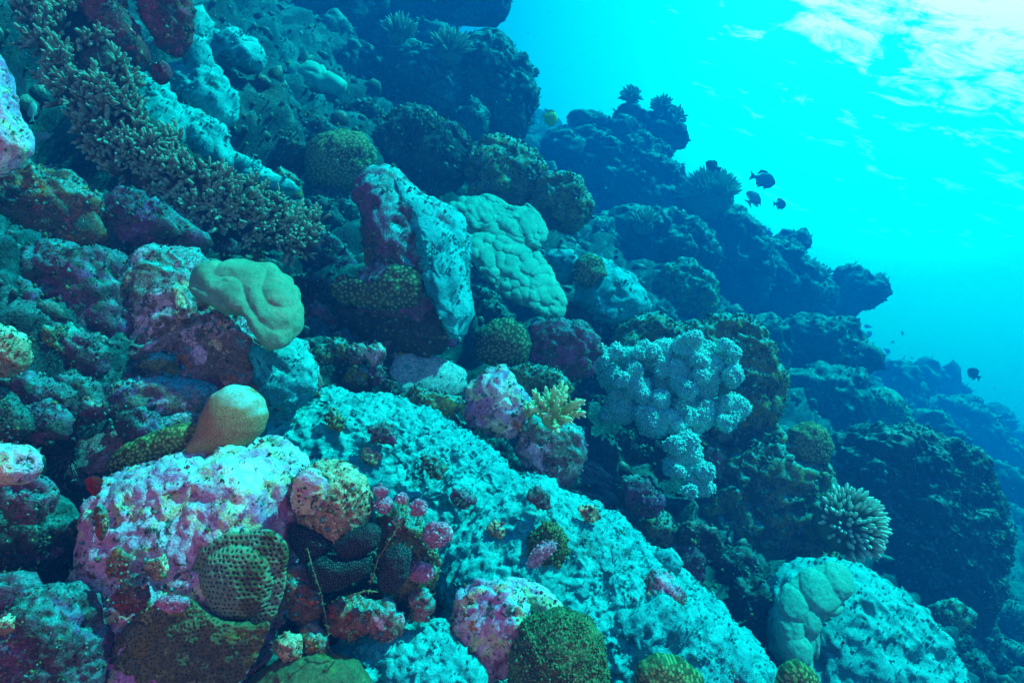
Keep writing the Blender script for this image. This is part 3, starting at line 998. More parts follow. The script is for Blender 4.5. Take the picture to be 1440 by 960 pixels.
RK('honeycomb_coral', 'dark olive brown crust coral spreading below the greenish honeycomb coral', 'coral', 'honey_dark',
   [(165, 890), (205, 850), (262, 838), (300, 868), (350, 880), (384, 868), (360, 925), (330, 965), (250, 1000), (180, 985), (158, 940)],
   .80, T=.16, p=2.2, lump=(30, 6), rough=(50, 6), fine=(8, 1), cal=(6.4, 1.2, 0, .9), n=100, seed=6)
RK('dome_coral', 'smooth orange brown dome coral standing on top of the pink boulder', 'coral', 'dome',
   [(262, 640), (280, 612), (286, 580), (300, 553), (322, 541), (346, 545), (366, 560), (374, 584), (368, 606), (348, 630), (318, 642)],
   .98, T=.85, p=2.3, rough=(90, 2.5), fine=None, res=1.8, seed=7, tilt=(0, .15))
RK('brain_coral', 'low yellow green strip of brain coral left of the orange brown dome', 'coral', 'brain',
   [(148, 660), (162, 636), (205, 610), (248, 597), (280, 598), (280, 622), (240, 640), (190, 662)],
   .97, T=.55, lump=(14, 2.5), rough=(40, 4), fine=(6, 2.2), res=1.8, seed=8)
RK('reef_ledge', 'cyan and lilac silted ledge behind the yellow green brain coral strip', 'rock', 'mixed',
   [(84, 620), (92, 575), (120, 560), (200, 575), (300, 560), (330, 600), (300, 660), (200, 680), (130, 690), (100, 670)],
   1.08, T=.6, tilt=(0, .5), lump=(50, 8), rough=(40, 8), fine=(8, 2.6), pits=(20, 5, .25), res=2.4, seed=9)
RK('grey_ledge', 'flat grey brown slab under the purple and white rock', 'rock', 'mixed',
   [(80, 560), (140, 532), (230, 528), (298, 545), (300, 575), (240, 592), (160, 590), (100, 585)],
   1.10, T=.8, p=2.8, tilt=(0, .3), rough=(36, 7), fine=(7, 2.4), res=2.4, seed=10)
RK('red_sponge', 'small bright red sponge at the left edge of the pink boulder', 'sponge', 'redsp', circ(132, 682, 10, 12, jit=.2), .85, T=.7, rough=(12, 4), fine=(5, 1.6), res=1.3, lump=(7, 2.5))
for i, (x, y, a_, b_, mt, lab) in enumerate([(168, 846, 26, 26, 'red', 'crimson and rust crust low on the left side of the pink boulder'), (124, 742, 9, 24, 'orange', 'orange rust strip down the left edge of the pink boulder'),
        (206, 806, 13, 17, 'cream', 'small yellow cream crust left of the greenish honeycomb coral'), (228, 856, 24, 12, 'knobpink', 'low mauve pink crust between the honeycomb and the olive crust coral'), (150, 800, 17, 18, 'orange', 'rusty orange crust above the crimson one')]):
    RK('crust_sponge', lab, 'sponge', mt, circ(x + (x - 720) * -.03, y - 8, a_, b_, seed=i, jit=.25), .795, T=.5, lump=(9, 3), rough=(14, 4), fine=(5, 1.8), res=1.4, seed=230 + i)
h = holder('sea_urchin', 96, 640, 1.0, 'dark sea urchin with thin spines in the shaded gap left of the boulder', 'sea urchin')
V, Q, _ = blob(circ(96, 640, 13), 1.0, T=1, rough=(10, 1), fine=None, n=12)
new_obj('urchin_body', mesh_from('urchin_body', V, Q), M['black'], parent=h)
rgu = random.Random(3)
sp = []
for _ in range(90):
    dr = unit([rgu.gauss(0, 1), rgu.gauss(0, 1), abs(rgu.gauss(0, 1))])
    sp.append((dr * .010, dr * rgu.uniform(.028, .046), .0007, .0003, 0, 1))
o = new_obj('spines', tube_mesh('spines', sp, 4), M['darkrock'], parent=h); o['kind'] = 'stuff'
RK('rounded_rock', 'rounded tan and red crusted rock end at the left edge above the dark gap', 'rock', 'pink',
   [(-40, 628), (0, 625), (34, 627), (52, 642), (54, 660), (40, 678), (0, 682), (-40, 680)], .72, T=.9, rough=(26, 4), fine=(7, 1.8), pits=(13, 4, .25), res=2.2, seed=11)
RK('knobbly_coral', 'cream and green knobbly coral at the left edge', 'coral', 'cream',
   [(-40, 455), (5, 458), (30, 470), (42, 492), (34, 515), (8, 530), (-40, 535)], .85, T=.8, lump=(15, 8), rough=(18, 3), fine=(6, 2), res=2, seed=12)
RK('encrusted_rock', 'lilac and pink crusted rock face cut by the upper left edge', 'rock', 'pink',
   [(-70, 70), (-5, 75), (8, 125), (24, 175), (38, 208), (18, 234), (-20, 250), (-70, 250)], .85, T=.7, rough=(30, 6), fine=(8, 2.5), res=2.4, seed=13)
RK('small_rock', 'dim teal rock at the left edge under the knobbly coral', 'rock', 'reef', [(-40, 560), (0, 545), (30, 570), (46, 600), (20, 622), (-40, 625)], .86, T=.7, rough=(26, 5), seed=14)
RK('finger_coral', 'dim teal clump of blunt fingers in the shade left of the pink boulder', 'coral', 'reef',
   [(-40, 705), (20, 690), (70, 700), (108, 730), (112, 760), (80, 790), (30, 805), (-40, 810)], .90, T=.7, lump=(24, 14), rough=(24, 5), fine=(8, 2), res=2.4, seed=15)
RK('encrusted_rock', 'mauve grey rock filling the lower left corner beside the boulder', 'rock', 'purple',
   [(10, 855), (40, 828), (90, 822), (122, 840), (140, 900), (150, 985), (60, 1000), (-10, 990), (-5, 910)], .78, T=.8, lump=(40, 7), rough=(34, 7), fine=(8, 2.6), pits=(20, 6, .25), res=2.2, seed=16)
RK('encrusted_rock', 'small mauve rock below the teal finger clump at the left edge', 'rock', 'purple',
   [(-40, 815), (0, 805), (45, 808), (62, 825), (40, 850), (0, 865), (-40, 870)], .80, T=.8, rough=(30, 5), fine=(8, 2), seed=17)
for i, (x, y, r_) in enumerate([(14, 878, 15), (38, 930, 14), (8, 940, 18), (62, 955, 12)]):
    RK('coral_rubble', 'yellowish white lump of rubble in the lower left corner', 'rubble', 'cream', circ(x, y, r_, seed=i), .74, group='rubble lumps in the lower left corner', T=.9, rough=(14, 4), fine=(5, 1.4), res=2, seed=20 + i)

# --- rock wall on the left
RK('purple_rock', 'purple crusted rock wall at the left below the dark cave', 'rock', 'purple',
   [(-60, 372), (20, 345), (90, 345), (160, 352), (182, 400), (192, 470), (190, 520), (120, 545), (60, 560), (-60, 540)],
   1.16, T=.6, p=3, lump=(46, 9), rough=(44, 12), fine=(8, 2.6), pits=(24, 8, .25), res=2.4, seed=21)
RK('brown_rock', 'dark brown and rust crusted lumps above the purple rock wall', 'rock', 'orange',
   [(-60, 262), (10, 240), (70, 235), (120, 262), (160, 292), (165, 345), (100, 365), (20, 362), (-60, 372)],
   1.30, T=.6, p=2.8, lump=(34, 9), rough=(34, 9), fine=(8, 2.6), pits=(24, 8, .25), res=2.6, seed=22)
RK('brown_rock', 'maroon brown rock under the long ledge of branching coral', 'rock', 'purple',
   [(140, 290), (175, 265), (215, 280), (262, 312), (300, 340), (262, 350), (215, 345), (180, 360), (150, 345)],
   1.32, T=.7, lump=(26, 7), rough=(30, 8), fine=(8, 2.6), res=2.6, seed=23)
RK('encrusted_rock', 'white, lilac and cream rock carrying the smooth tan coral', 'rock', 'mixed',
   [(160, 430), (170, 385), (200, 350), (232, 342), (262, 360), (290, 400), (335, 425), (378, 470), (425, 485), (442, 540), (400, 582), (330, 565), (260, 548), (205, 535), (172, 500)],
   1.22, T=.55, p=3, tilt=(.1, .2), lump=(60, 12), lump2=(20, 4), rough=(44, 12), fine=(8, 2.8), pits=(26, 9, .25), res=2.2, seed=24)
RK('lobed_coral', 'smooth folded tan green coral cap on the lilac rock', 'coral', 'porites',
   [(270, 392), (274, 370), (300, 364), (332, 361), (372, 368), (402, 388), (422, 425), (425, 460), (412, 486), (385, 492), (366, 470), (352, 450), (318, 438), (290, 424), (273, 408)],
   1.12, T=.55, p=2.4, tilt=(.15, .45), ridges=(26, 3.4, math.radians(-48)), rough=(80, 5), fine=None, n=76, seed=25)
RK('lit_silt_rock', 'cyan silted shoulder of rock below the tan green coral cap, sunlight painted in', 'rock', 'silt',
   [(350, 480), (372, 486), (412, 478), (438, 510), (444, 550), (420, 575), (385, 570), (365, 530)],
   1.16, T=.7, tilt=(.2, .3), rough=(30, 6), fine=(7, 2.6), res=2.2, seed=26)  # sunlit part of the lilac rock, put in as a cyan body

# --- the upper left: sponges, lit ledges
RK('sponge_crust', 'crimson and cream sponge crust hanging at the top left', 'sponge', 'red',
   [(108, -30), (168, -30), (174, 15), (192, 45), (206, 72), (208, 90), (190, 92), (168, 78), (150, 52), (132, 35), (115, 12)], 1.45, T=.6, lump=(18, 5), rough=(26, 8), fine=(7, 2.2), res=2, seed=30)
RK('sponge_crust', 'crimson brown sponge crusted rock at the top left beside the lit teal rock', 'sponge', 'red',
   [(188, -30), (262, -30), (268, 25), (265, 58), (250, 80), (232, 72), (216, 48), (200, 22)], 1.50, T=.6, lump=(20, 5), rough=(28, 8), fine=(7, 2.2), pits=(16, 6, .25), res=2, seed=31)
RK('tube_sponge', 'small crimson ring shaped sponge with a dark opening', 'sponge', 'red', circ(226, 102, 14, 16), 1.48, T=.9, lobes=[(224, 103, 9, -1.3)], rough=(10, 1.5), fine=(4, .8), res=1.3, seed=32)
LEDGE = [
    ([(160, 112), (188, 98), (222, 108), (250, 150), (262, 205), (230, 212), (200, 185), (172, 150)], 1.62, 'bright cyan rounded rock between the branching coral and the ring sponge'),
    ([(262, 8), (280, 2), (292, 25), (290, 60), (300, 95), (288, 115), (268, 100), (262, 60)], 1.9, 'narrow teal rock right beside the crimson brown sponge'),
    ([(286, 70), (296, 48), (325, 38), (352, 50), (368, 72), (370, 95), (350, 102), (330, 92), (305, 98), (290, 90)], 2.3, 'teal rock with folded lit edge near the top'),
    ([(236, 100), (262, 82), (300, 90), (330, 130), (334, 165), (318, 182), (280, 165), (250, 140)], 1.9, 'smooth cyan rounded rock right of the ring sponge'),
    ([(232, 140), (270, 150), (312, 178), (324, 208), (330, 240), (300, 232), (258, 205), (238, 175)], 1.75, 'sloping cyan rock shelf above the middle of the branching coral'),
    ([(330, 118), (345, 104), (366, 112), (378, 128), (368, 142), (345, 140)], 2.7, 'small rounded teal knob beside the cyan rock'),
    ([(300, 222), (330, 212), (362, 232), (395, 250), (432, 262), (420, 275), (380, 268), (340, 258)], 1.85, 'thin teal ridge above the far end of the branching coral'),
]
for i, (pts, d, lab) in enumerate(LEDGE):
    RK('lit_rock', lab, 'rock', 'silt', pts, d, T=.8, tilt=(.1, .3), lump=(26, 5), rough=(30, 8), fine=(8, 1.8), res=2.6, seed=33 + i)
THK = 'colonies of the long branching coral ledge'
thicket('branching_coral', 'brown and teal branching coral colony of the long ledge nearest the top edge', [(48, -20), (85, 30), (112, 80)], 1.50, 1.42, 42, 190, 41, THK, wpx=7.8, lenpx=(17, 33))
thicket('branching_coral', 'brown branching coral colony beside the bright cyan rounded rock', [(112, 80), (135, 120), (160, 170)], 1.42, 1.38, 48, 240, 42, THK, wpx=7.8, lenpx=(17, 36))
thicket('branching_coral', 'branching coral colony in the middle of the long ledge', [(150, 160), (190, 205), (235, 240)], 1.40, 1.40, 44, 250, 43, THK, wpx=7.8, lenpx=(18, 36))
thicket('branching_coral', 'teal brown branching coral colony below the sloping cyan shelf', [(225, 235), (270, 262), (315, 290)], 1.40, 1.45, 42, 240, 44, THK, wpx=7.8, lenpx=(18, 36))
thicket('branching_coral', 'branching coral colony above the smooth tan green cap', [(300, 285), (345, 302), (385, 315)], 1.45, 1.52, 40, 230, 45, THK, wpx=7.8, lenpx=(17, 35))
thicket('branching_coral', 'branching coral colony at the right tip of the long ledge', [(370, 312), (410, 322), (445, 325)], 1.52, 1.58, 30, 170, 46, THK, wpx=7.8, lenpx=(17, 35), dirn=(.8, .35, .5))

# --- sunlit ridge down the middle
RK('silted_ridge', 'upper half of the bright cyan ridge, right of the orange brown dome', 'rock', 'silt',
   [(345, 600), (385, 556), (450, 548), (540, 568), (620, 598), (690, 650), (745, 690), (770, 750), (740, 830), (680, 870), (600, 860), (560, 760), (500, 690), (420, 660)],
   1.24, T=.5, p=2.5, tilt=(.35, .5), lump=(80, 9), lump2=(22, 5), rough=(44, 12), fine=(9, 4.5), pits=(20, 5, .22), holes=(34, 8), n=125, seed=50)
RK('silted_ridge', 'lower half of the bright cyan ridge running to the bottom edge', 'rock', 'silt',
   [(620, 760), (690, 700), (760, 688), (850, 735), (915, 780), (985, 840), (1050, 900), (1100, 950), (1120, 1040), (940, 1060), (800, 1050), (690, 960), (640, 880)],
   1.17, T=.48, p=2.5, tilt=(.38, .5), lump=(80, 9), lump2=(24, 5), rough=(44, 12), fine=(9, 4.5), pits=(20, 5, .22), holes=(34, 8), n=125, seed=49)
RK('lit_silt_rock', 'cyan pitted rock hump at the upper end of the ridge', 'rock', 'silt',
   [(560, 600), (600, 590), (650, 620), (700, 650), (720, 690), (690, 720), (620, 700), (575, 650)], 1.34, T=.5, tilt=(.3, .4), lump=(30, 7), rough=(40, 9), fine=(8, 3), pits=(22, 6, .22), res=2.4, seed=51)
RK('lit_silt_rock', 'cyan rock hump halfway down the ridge beside the dark channel', 'rock', 'silt',
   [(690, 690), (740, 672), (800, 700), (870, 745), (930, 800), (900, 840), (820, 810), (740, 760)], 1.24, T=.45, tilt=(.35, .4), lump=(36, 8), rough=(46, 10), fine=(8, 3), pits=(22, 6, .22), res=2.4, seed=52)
RK('lit_silt_rock', 'cyan dimpled rock face at the lower end of the ridge', 'rock', 'silt',
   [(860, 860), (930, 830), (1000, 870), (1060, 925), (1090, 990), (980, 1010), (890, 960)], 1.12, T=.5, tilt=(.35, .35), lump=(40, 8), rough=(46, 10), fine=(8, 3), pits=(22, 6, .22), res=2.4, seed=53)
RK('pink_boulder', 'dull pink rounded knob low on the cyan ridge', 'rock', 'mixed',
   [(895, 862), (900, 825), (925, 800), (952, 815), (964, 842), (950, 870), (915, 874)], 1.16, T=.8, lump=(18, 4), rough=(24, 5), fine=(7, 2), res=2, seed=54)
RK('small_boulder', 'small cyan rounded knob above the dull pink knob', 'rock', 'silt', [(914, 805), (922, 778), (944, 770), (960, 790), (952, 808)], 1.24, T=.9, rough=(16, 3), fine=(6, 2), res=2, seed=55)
RK('moss_coral', 'small yellow green coral patch on the cyan ridge', 'coral', 'moss',
   [(742, 790), (744, 755), (768, 733), (790, 742), (799, 772), (784, 800), (756, 803)], 1.12, T=.6, lump=(12, 3), rough=(20, 3), fine=(6, 1.6), res=1.9, seed=56)
RK('pink_crust', 'curved lilac band over the small yellow green coral patch', 'sponge', 'knobpink', [(740, 794), (746, 778), (762, 764), (780, 760), (784, 772), (766, 780), (754, 798)], 1.07, T=.8, rough=(12, 2), fine=(5, .8), res=1.8, seed=57)
SG = [(470, 590, 13, 'green', 'small green turf patch near the top of the bright ridge'), (540, 610, 16, 'purple', 'small dark plum patch on the upper ridge'), (610, 655, 15, 'green', 'green fuzzy patch on the ridge below the dark plum one'),
      (520, 640, 11, 'cream', 'small cream lump on the ridge above the pink tufts'), (650, 700, 13, 'purple', 'plum lump in the middle of the ridge'), (700, 745, 11, 'cream', 'small cream pebble left of the yellow green patch'),
      (820, 790, 15, 'green', 'olive turf tuft right of the yellow green patch'), (860, 840, 12, 'purple', 'little plum lump left of the dull pink boulder'), (690, 800, 12, 'silt', 'small cyan stone below the cream pebble'),
      (980, 900, 14, 'green', 'olive tuft low on the ridge near the bottom edge'), (1020, 950, 14, 'purple', 'plum lump at the foot of the ridge'), (830, 720, 11, 'cream', 'tiny cream lump on the shoulder of the ridge beside the gully'),
      (580, 720, 12, 'green', 'green tuft just above the largest pink tuft'), (760, 700, 13, 'purple', 'plum patch near the crest of the ridge')]
for i, (x, y, r_, mt, lab) in enumerate(SG):
    dr_ = 1.24 - (y - 560) / 400 * .14 + (.05 if x > 800 else 0) - .055
    RK('small_growth', lab, 'growth', mt, circ(x, y, r_ * 1.3, r_ * .8, rot=.6, seed=i + 50, jit=.3), dr_, T=.5, tilt=(.3, .4), lump=(8, 3), rough=(12, 4), fine=(5, 1.8), res=1.8, seed=250 + i)
RK('finger_rock', 'pink and cyan finger shaped stick of rock lying on the ridge', 'rock', 'pink',
   [(706, 822), (712, 810), (740, 815), (772, 832), (794, 852), (788, 866), (762, 864), (732, 846)], 1.05, T=1.0, rough=(20, 3), fine=(6, 2), res=1.8, seed=58)
RK('encrusted_rock', 'pale pink and ochre rock beside the round green polyp coral', 'rock', 'pink',
   [(634, 880), (640, 838), (668, 820), (722, 822), (744, 852), (740, 900), (712, 945), (680, 955), (652, 915)], .98, T=.6, p=2.8, lump=(30, 6), rough=(34, 8), fine=(8, 2.4), pits=(18, 5, .25), res=2, seed=59)
RK('polyp_coral', 'big round dark green polyp coral at the bottom edge', 'coral', 'moss',
   [(716, 985), (718, 918), (738, 880), (786, 862), (828, 872), (848, 900), (854, 950), (852, 1010), (780, 1030), (722, 1020)], .93, T=.75, tilt=(0, .15), rough=(30, 4), fine=(6, 3.0), res=1.6, seed=60)
RK('polyp_coral', 'yellow green polyp coral cut by the bottom edge right of the dark green one', 'coral', 'brain',
   [(890, 985), (896, 938), (925, 920), (960, 926), (988, 950), (995, 1000), (930, 1010)], .96, T=.7, rough=(24, 3), fine=(6, 2), res=1.9, seed=61)
RK('polyp_coral', 'small green dome coral at the bottom edge touching the big lobed dome', 'coral', 'brain',
   [(1092, 965), (1100, 938), (1122, 928), (1145, 942), (1160, 975), (1150, 1010), (1100, 1005)], 1.10, T=.8, rough=(24, 2), fine=(6, 1.4), res=1.8, seed=62)

# --- cluster of knobs and sponges right of the boulder
RK('cream_coral', 'round knob with cream top, pink side and brown front right of the boulder', 'coral', 'cream',
   [(412, 695), (418, 668), (448, 648), (485, 650), (512, 675), (524, 712), (512, 742), (475, 764), (438, 750), (418, 722)], .93, T=.85, lump=(14, 3), rough=(26, 5), fine=(6, 2.4), res=1.9, seed=63)
RK('pink_crust', 'pink crust on the left side of the cream topped knob', 'sponge', 'pink', [(410, 700), (415, 672), (435, 656), (458, 668), (460, 695), (442, 725), (420, 728)], .88, T=.6, rough=(18, 4), fine=(6, 2), res=1.8, seed=64)
for i, (pts, lab) in enumerate([
    ([(406, 755), (415, 735), (445, 742), (470, 760), (455, 785), (425, 790)], 'blue black sponge lobe against the honeycomb coral'),
    ([(470, 765), (495, 745), (522, 735), (536, 745), (532, 768), (505, 782), (480, 785)], 'black sponge lobe with pale rim under the cream topped knob'),
    ([(430, 800), (450, 782), (490, 785), (525, 780), (520, 805), (480, 826), (445, 830)], 'long white speckled black sponge over the dark hollow'),
    ([(532, 810), (542, 775), (562, 762), (578, 778), (575, 808), (558, 830), (538, 832)], 'upright white speckled black sponge between pink tufts')]):
    RK('black_sponge', lab, 'sponge', 'black', pts, .90 - .01 * i, T=.9, rough=(26, 3), fine=(7, 1.4), res=1.8, seed=65 + i)
PK = [(535, 690, 9, 7), (540, 710, 12, 11), (588, 714, 11, 10), (615, 750, 20, 17), (592, 803, 16, 12), (556, 738, 13, 12), (565, 700, 7, 6)]
PKL = ['tiny flat topped pink tuft highest of the pink tufts', 'round pale pink tuft below the tiny flat topped one', 'pink tuft on the cyan ridge edge', 'largest pink tuft, furthest right, against the cyan ridge',
       'deep pink tuft lowest beside the speckled black sponge', 'dark red and grey tuft above the upright black sponge', 'small pale tuft between two pink tufts']
for i, ((x, y, a_, b_), lab) in enumerate(zip(PK, PKL)):
    RK('algae_tuft', lab, 'algae', 'knobpink' if i != 5 else 'red', circ(x, y, a_, b_, seed=i), .93, T=.9, lump=(7, 4), rough=(14, 4.5), fine=(4, 2.2), res=1.4, seed=70 + i)
RK('turf_rock', 'grey green turf covered stub of rock under the pink tufts', 'rock', 'green',
   [(532, 720), (560, 705), (590, 720), (606, 750), (620, 790), (606, 830), (575, 845), (545, 825), (535, 770)], .97, T=.6, lump=(16, 5), rough=(22, 6), fine=(6, 2.4), res=2, seed=78)
RUB = [([(430, 900), (418, 885), (440, 878), (458, 895), (466, 925), (448, 940), (434, 925)], 'orange', 'crimson lump of crust left of the cyan rubble', .86),
       ([(455, 870), (470, 845), (500, 838), (525, 850), (530, 880), (505, 895), (470, 892)], 'orange', 'orange and brown rubble lump under the dark hollow', .90),
       ([(520, 850), (545, 842), (566, 862), (565, 890), (540, 900), (520, 885)], 'mixed', 'grey and pink rubble lump beside the orange one', .91),
       ([(575, 838), (600, 828), (612, 850), (602, 872), (582, 868)], 'mixed', 'small tan rubble knob below the deep pink tuft', .93),
       ([(400, 800), (425, 790), (440, 820), (452, 860), (440, 885), (418, 870), (404, 840)], 'orange', 'rusty brown hanging crust right of the honeycomb coral', .89),
       ([(384, 905), (402, 885), (420, 895), (425, 920), (405, 930)], 'cream', 'yellow orange lump at the foot of the honeycomb coral', .84),
       ([(595, 880), (612, 868), (632, 880), (630, 900), (608, 905)], 'silt', 'small pale round stone in the crevice under the ridge', .95)]
for i, (pts, mt, lab, d) in enumerate(RUB):
    RK('encrusted_rubble', lab, 'rubble', mt, pts, d, T=.9, lump=(12, 4), rough=(18, 5), fine=(6, 2.2), res=1.8, seed=80 + i)
RK('rubble_mound', 'cyan mound of broken coral rubble at the bottom edge', 'rubble', 'silt',
   [(440, 990), (455, 925), (500, 900), (560, 895), (612, 902), (650, 930), (690, 975), (690, 1040), (500, 1050)], .90, T=.5, tilt=(.1, .5), lump=(22, 8), lump2=(10, 3), rough=(30, 7), fine=(7, 2.6), res=2, seed=90)
RK('grey_coral', 'grey green rounded coral cut by the bottom edge beside the cyan rubble mound', 'coral', 'honey_dark',
   [(330, 990), (350, 955), (395, 925), (450, 920), (500, 935), (525, 975), (515, 1030), (400, 1050)], .84, T=.7, rough=(40, 5), fine=(7, 2), res=2, seed=91)
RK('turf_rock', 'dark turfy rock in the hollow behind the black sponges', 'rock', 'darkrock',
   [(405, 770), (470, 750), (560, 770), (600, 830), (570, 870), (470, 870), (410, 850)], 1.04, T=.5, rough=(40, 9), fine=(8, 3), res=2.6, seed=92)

# --- middle ground
RK('leaning_rock', 'tall purple and cyan rock leaning in the middle of the picture', 'rock', 'leaning',
   [(518, 320), (512, 275), (524, 246), (548, 240), (572, 258), (600, 280), (636, 296), (646, 335), (644, 395), (652, 445), (640, 480), (615, 495), (585, 486), (540, 470), (510, 446), (506, 420), (524, 385), (528, 345)],
   1.62, T=.8, p=2.2, tilt=(.35, .1), lump=(56, 8), rough=(60, 12), holes=None, fine=(8, 3), pits=(26, 7, .22), res=2.1, seed=100)
RK('lit_silt_rock', 'bright cyan right hand face of the leaning purple rock, sunlight painted in its colour', 'rock', 'silt',
   [(545, 240), (575, 258), (604, 276), (644, 292), (658, 335), (656, 395), (666, 445), (652, 484), (628, 462), (604, 400), (588, 330), (560, 275)],
   1.58, T=.7, p=2.4, tilt=(.75, .5), lump=(40, 5), rough=(40, 8), fine=(8, 3), pits=(26, 7, .25), res=2.1, seed=99)  # overlapping body added in lit cyan for the rock's sunny side
RK('ridged_coral', 'brown ridged coral crust low on the leaning rock', 'coral', 'brain_far',
   [(462, 400), (480, 385), (515, 392), (560, 370), (592, 385), (596, 420), (560, 440), (505, 432), (470, 420)], 1.50, T=.5, lump=(16, 4), rough=(24, 5), fine=(7, 2), res=2, seed=101)
RK('dark_rock', 'dark brown rock foot below the ridged coral crust', 'rock', 'darkrock',
   [(470, 425), (520, 430), (580, 425), (620, 450), (630, 490), (590, 505), (530, 485), (480, 455)], 1.55, T=.6, rough=(34, 9), fine=(8, 2.6), res=2.4, seed=102)
RK('plate_coral', 'pale green wrinkled coral plate leaning against the leaning rock, upper of two', 'coral', 'plate',
   [(626, 285), (655, 272), (690, 270), (715, 284), (742, 280), (762, 298), (768, 330), (760, 350), (720, 352), (680, 342), (645, 320)],
   2.02, T=.35, tilt=(.1, .7), lump=(32, 6), lump2=(14, 4), rough=(60, 3), fine=None, n=72, seed=103)
RK('plate_coral', 'large pale green wrinkled coral plate hanging over the dark gap, lower of two', 'coral', 'plate',
   [(652, 335), (672, 325), (710, 318), (742, 328), (760, 352), (775, 375), (790, 405), (797, 430), (792, 447), (765, 446), (730, 430), (700, 412), (678, 388), (660, 360)],
   1.92, T=.30, tilt=(.35, .6), lump=(14, 5), rough=(60, 3), fine=None, n=84, seed=104)
RK('brain_coral', 'small round green brain coral under the large pale plate', 'coral', 'brain_far',
   [(664, 500), (670, 468), (694, 449), (716, 446), (736, 458), (748, 485), (740, 510), (712, 516), (684, 512)], 1.72, T=.8, rough=(40, 2), fine=(7, 1.2), res=1.8, seed=105)
RK('encrusted_rock', 'round grey and purple rock right of the small brain coral', 'rock', 'purple',
   [(738, 490), (745, 458), (780, 447), (815, 451), (840, 466), (846, 495), (835, 525), (795, 535), (755, 528), (742, 505)], 1.78, T=.8, lump=(26, 5), rough=(28, 6), fine=(7, 2.2), pits=(18, 5, .25), res=2, seed=106)
RK('silt_slab', 'smooth silt covered slab between the leaning rock and the knobbly turf corals', 'rock', 'sand',
   [(520, 505), (560, 488), (610, 500), (655, 522), (660, 550), (610, 572), (560, 560), (530, 535)], 1.52, T=.5, tilt=(.15, .6), rough=(50, 6), fine=(8, 1.4), res=2.2, seed=107)
RK('green_algae', 'yellow green patch of algae at the foot of the silt slab', 'algae', 'green',
   [(555, 560), (585, 545), (625, 555), (655, 560), (645, 580), (600, 592), (565, 582)], 1.42, T=.6, rough=(22, 5), fine=(6, 2), res=2, seed=108)
KN = [(457, 505, 17, 22), (478, 490, 13, 15), (502, 498, 12, 16), (528, 500, 13, 16), (470, 528, 18, 16), (502, 530, 18, 17), (530, 528, 12, 14), (548, 545, 12, 12)]
KNL = ['leftmost knobbly turf coral above the cyan ridge', 'green topped stub highest of the knobbly turf corals', 'pink sided upright stub between two others', 'rightmost upright stub next to the silt slab',
       'low left lump in front of the knobbly turf corals', 'low middle lump in front of the upright stubs', 'small lump at the right foot of the stubs', 'smallest lump beside the silt slab']
for i, ((x, y, a_, b_), lab) in enumerate(zip(KN, KNL)):
    RK('knobbly_coral', lab, 'coral', ['green', 'green', 'mixed', 'mixed', 'reef', 'green', 'purple', 'reef'][i], circ(x, y, a_, b_, seed=i + 4), 1.42, T=.9, lump=(10, 3), rough=(18, 5), fine=(5, 2), res=1.9, seed=110 + i)
RK('encrusted_rock', 'pink and lilac faced boulder left of the small pale antler coral', 'rock', 'pink',
   [(650, 575), (660, 545), (688, 515), (708, 514), (725, 540), (750, 568), (740, 602), (706, 616), (668, 602)], 1.50, T=.75, lump=(26, 5), rough=(28, 7), fine=(7, 2.2), pits=(18, 5, .25), res=2, seed=120)
RK('green_rock', 'green turfy rock behind the pink faced boulder', 'rock', 'green', [(715, 520), (745, 512), (785, 520), (805, 545), (790, 572), (745, 566), (722, 545)], 1.66, T=.7, rough=(26, 6), fine=(7, 2.4), res=2.2, seed=121)
RK('encrusted_rock', 'rock with lilac and cyan face carrying the small pale antler coral', 'rock', 'mixed',
   [(724, 600), (748, 582), (792, 586), (818, 606), (824, 640), (812, 672), (785, 692), (750, 672), (730, 640)], 1.52, T=.75, tilt=(.2, .1), lump=(26, 5), rough=(28, 7), fine=(7, 2.2), res=2, seed=122)
branch_coral('antler_coral', 'small pale yellow antler coral on the middle rocks', 778, 585, 1.44, 54, 17, M['branch_y'], up=(.15, .8, .55), spread=1.45, lenpx=(26, 38), wpx=10.5, inner_k=.18, seed=4)
branch_coral('antler_coral', 'tiny pale yellow antler sprig just left of the larger one', 744, 578, 1.47, 18, 7, M['branch_y'], up=(.0, .9, .45), spread=1.1, lenpx=(10, 15), wpx=7, seed=5)

# --- right: soft coral and its rock
RK('encrusted_rock', 'large green and brown rock behind the pale soft coral', 'rock', 'green',
   [(852, 515), (866, 475), (888, 452), (925, 444), (960, 456), (1000, 447), (1035, 444), (1068, 462), (1086, 490), (1086, 512), (1099, 528), (1086, 560), (1088, 602), (1040, 622), (960, 625), (890, 590)],
   2.35, T=.6, p=2.8, lump=(50, 9), lump2=(20, 4), rough=(44, 12), fine=(8, 3), pits=(24, 7, .25), res=2.1, seed=130)
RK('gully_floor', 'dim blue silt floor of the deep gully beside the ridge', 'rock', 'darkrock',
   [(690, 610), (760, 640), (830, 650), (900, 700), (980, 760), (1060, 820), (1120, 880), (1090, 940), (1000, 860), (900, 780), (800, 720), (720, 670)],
   1.95, T=.25, tilt=(.4, .5), rough=(60, 8), fine=(9, 2), res=2.6, seed=129)  # dark rock colour paints in the shade lying in the gully
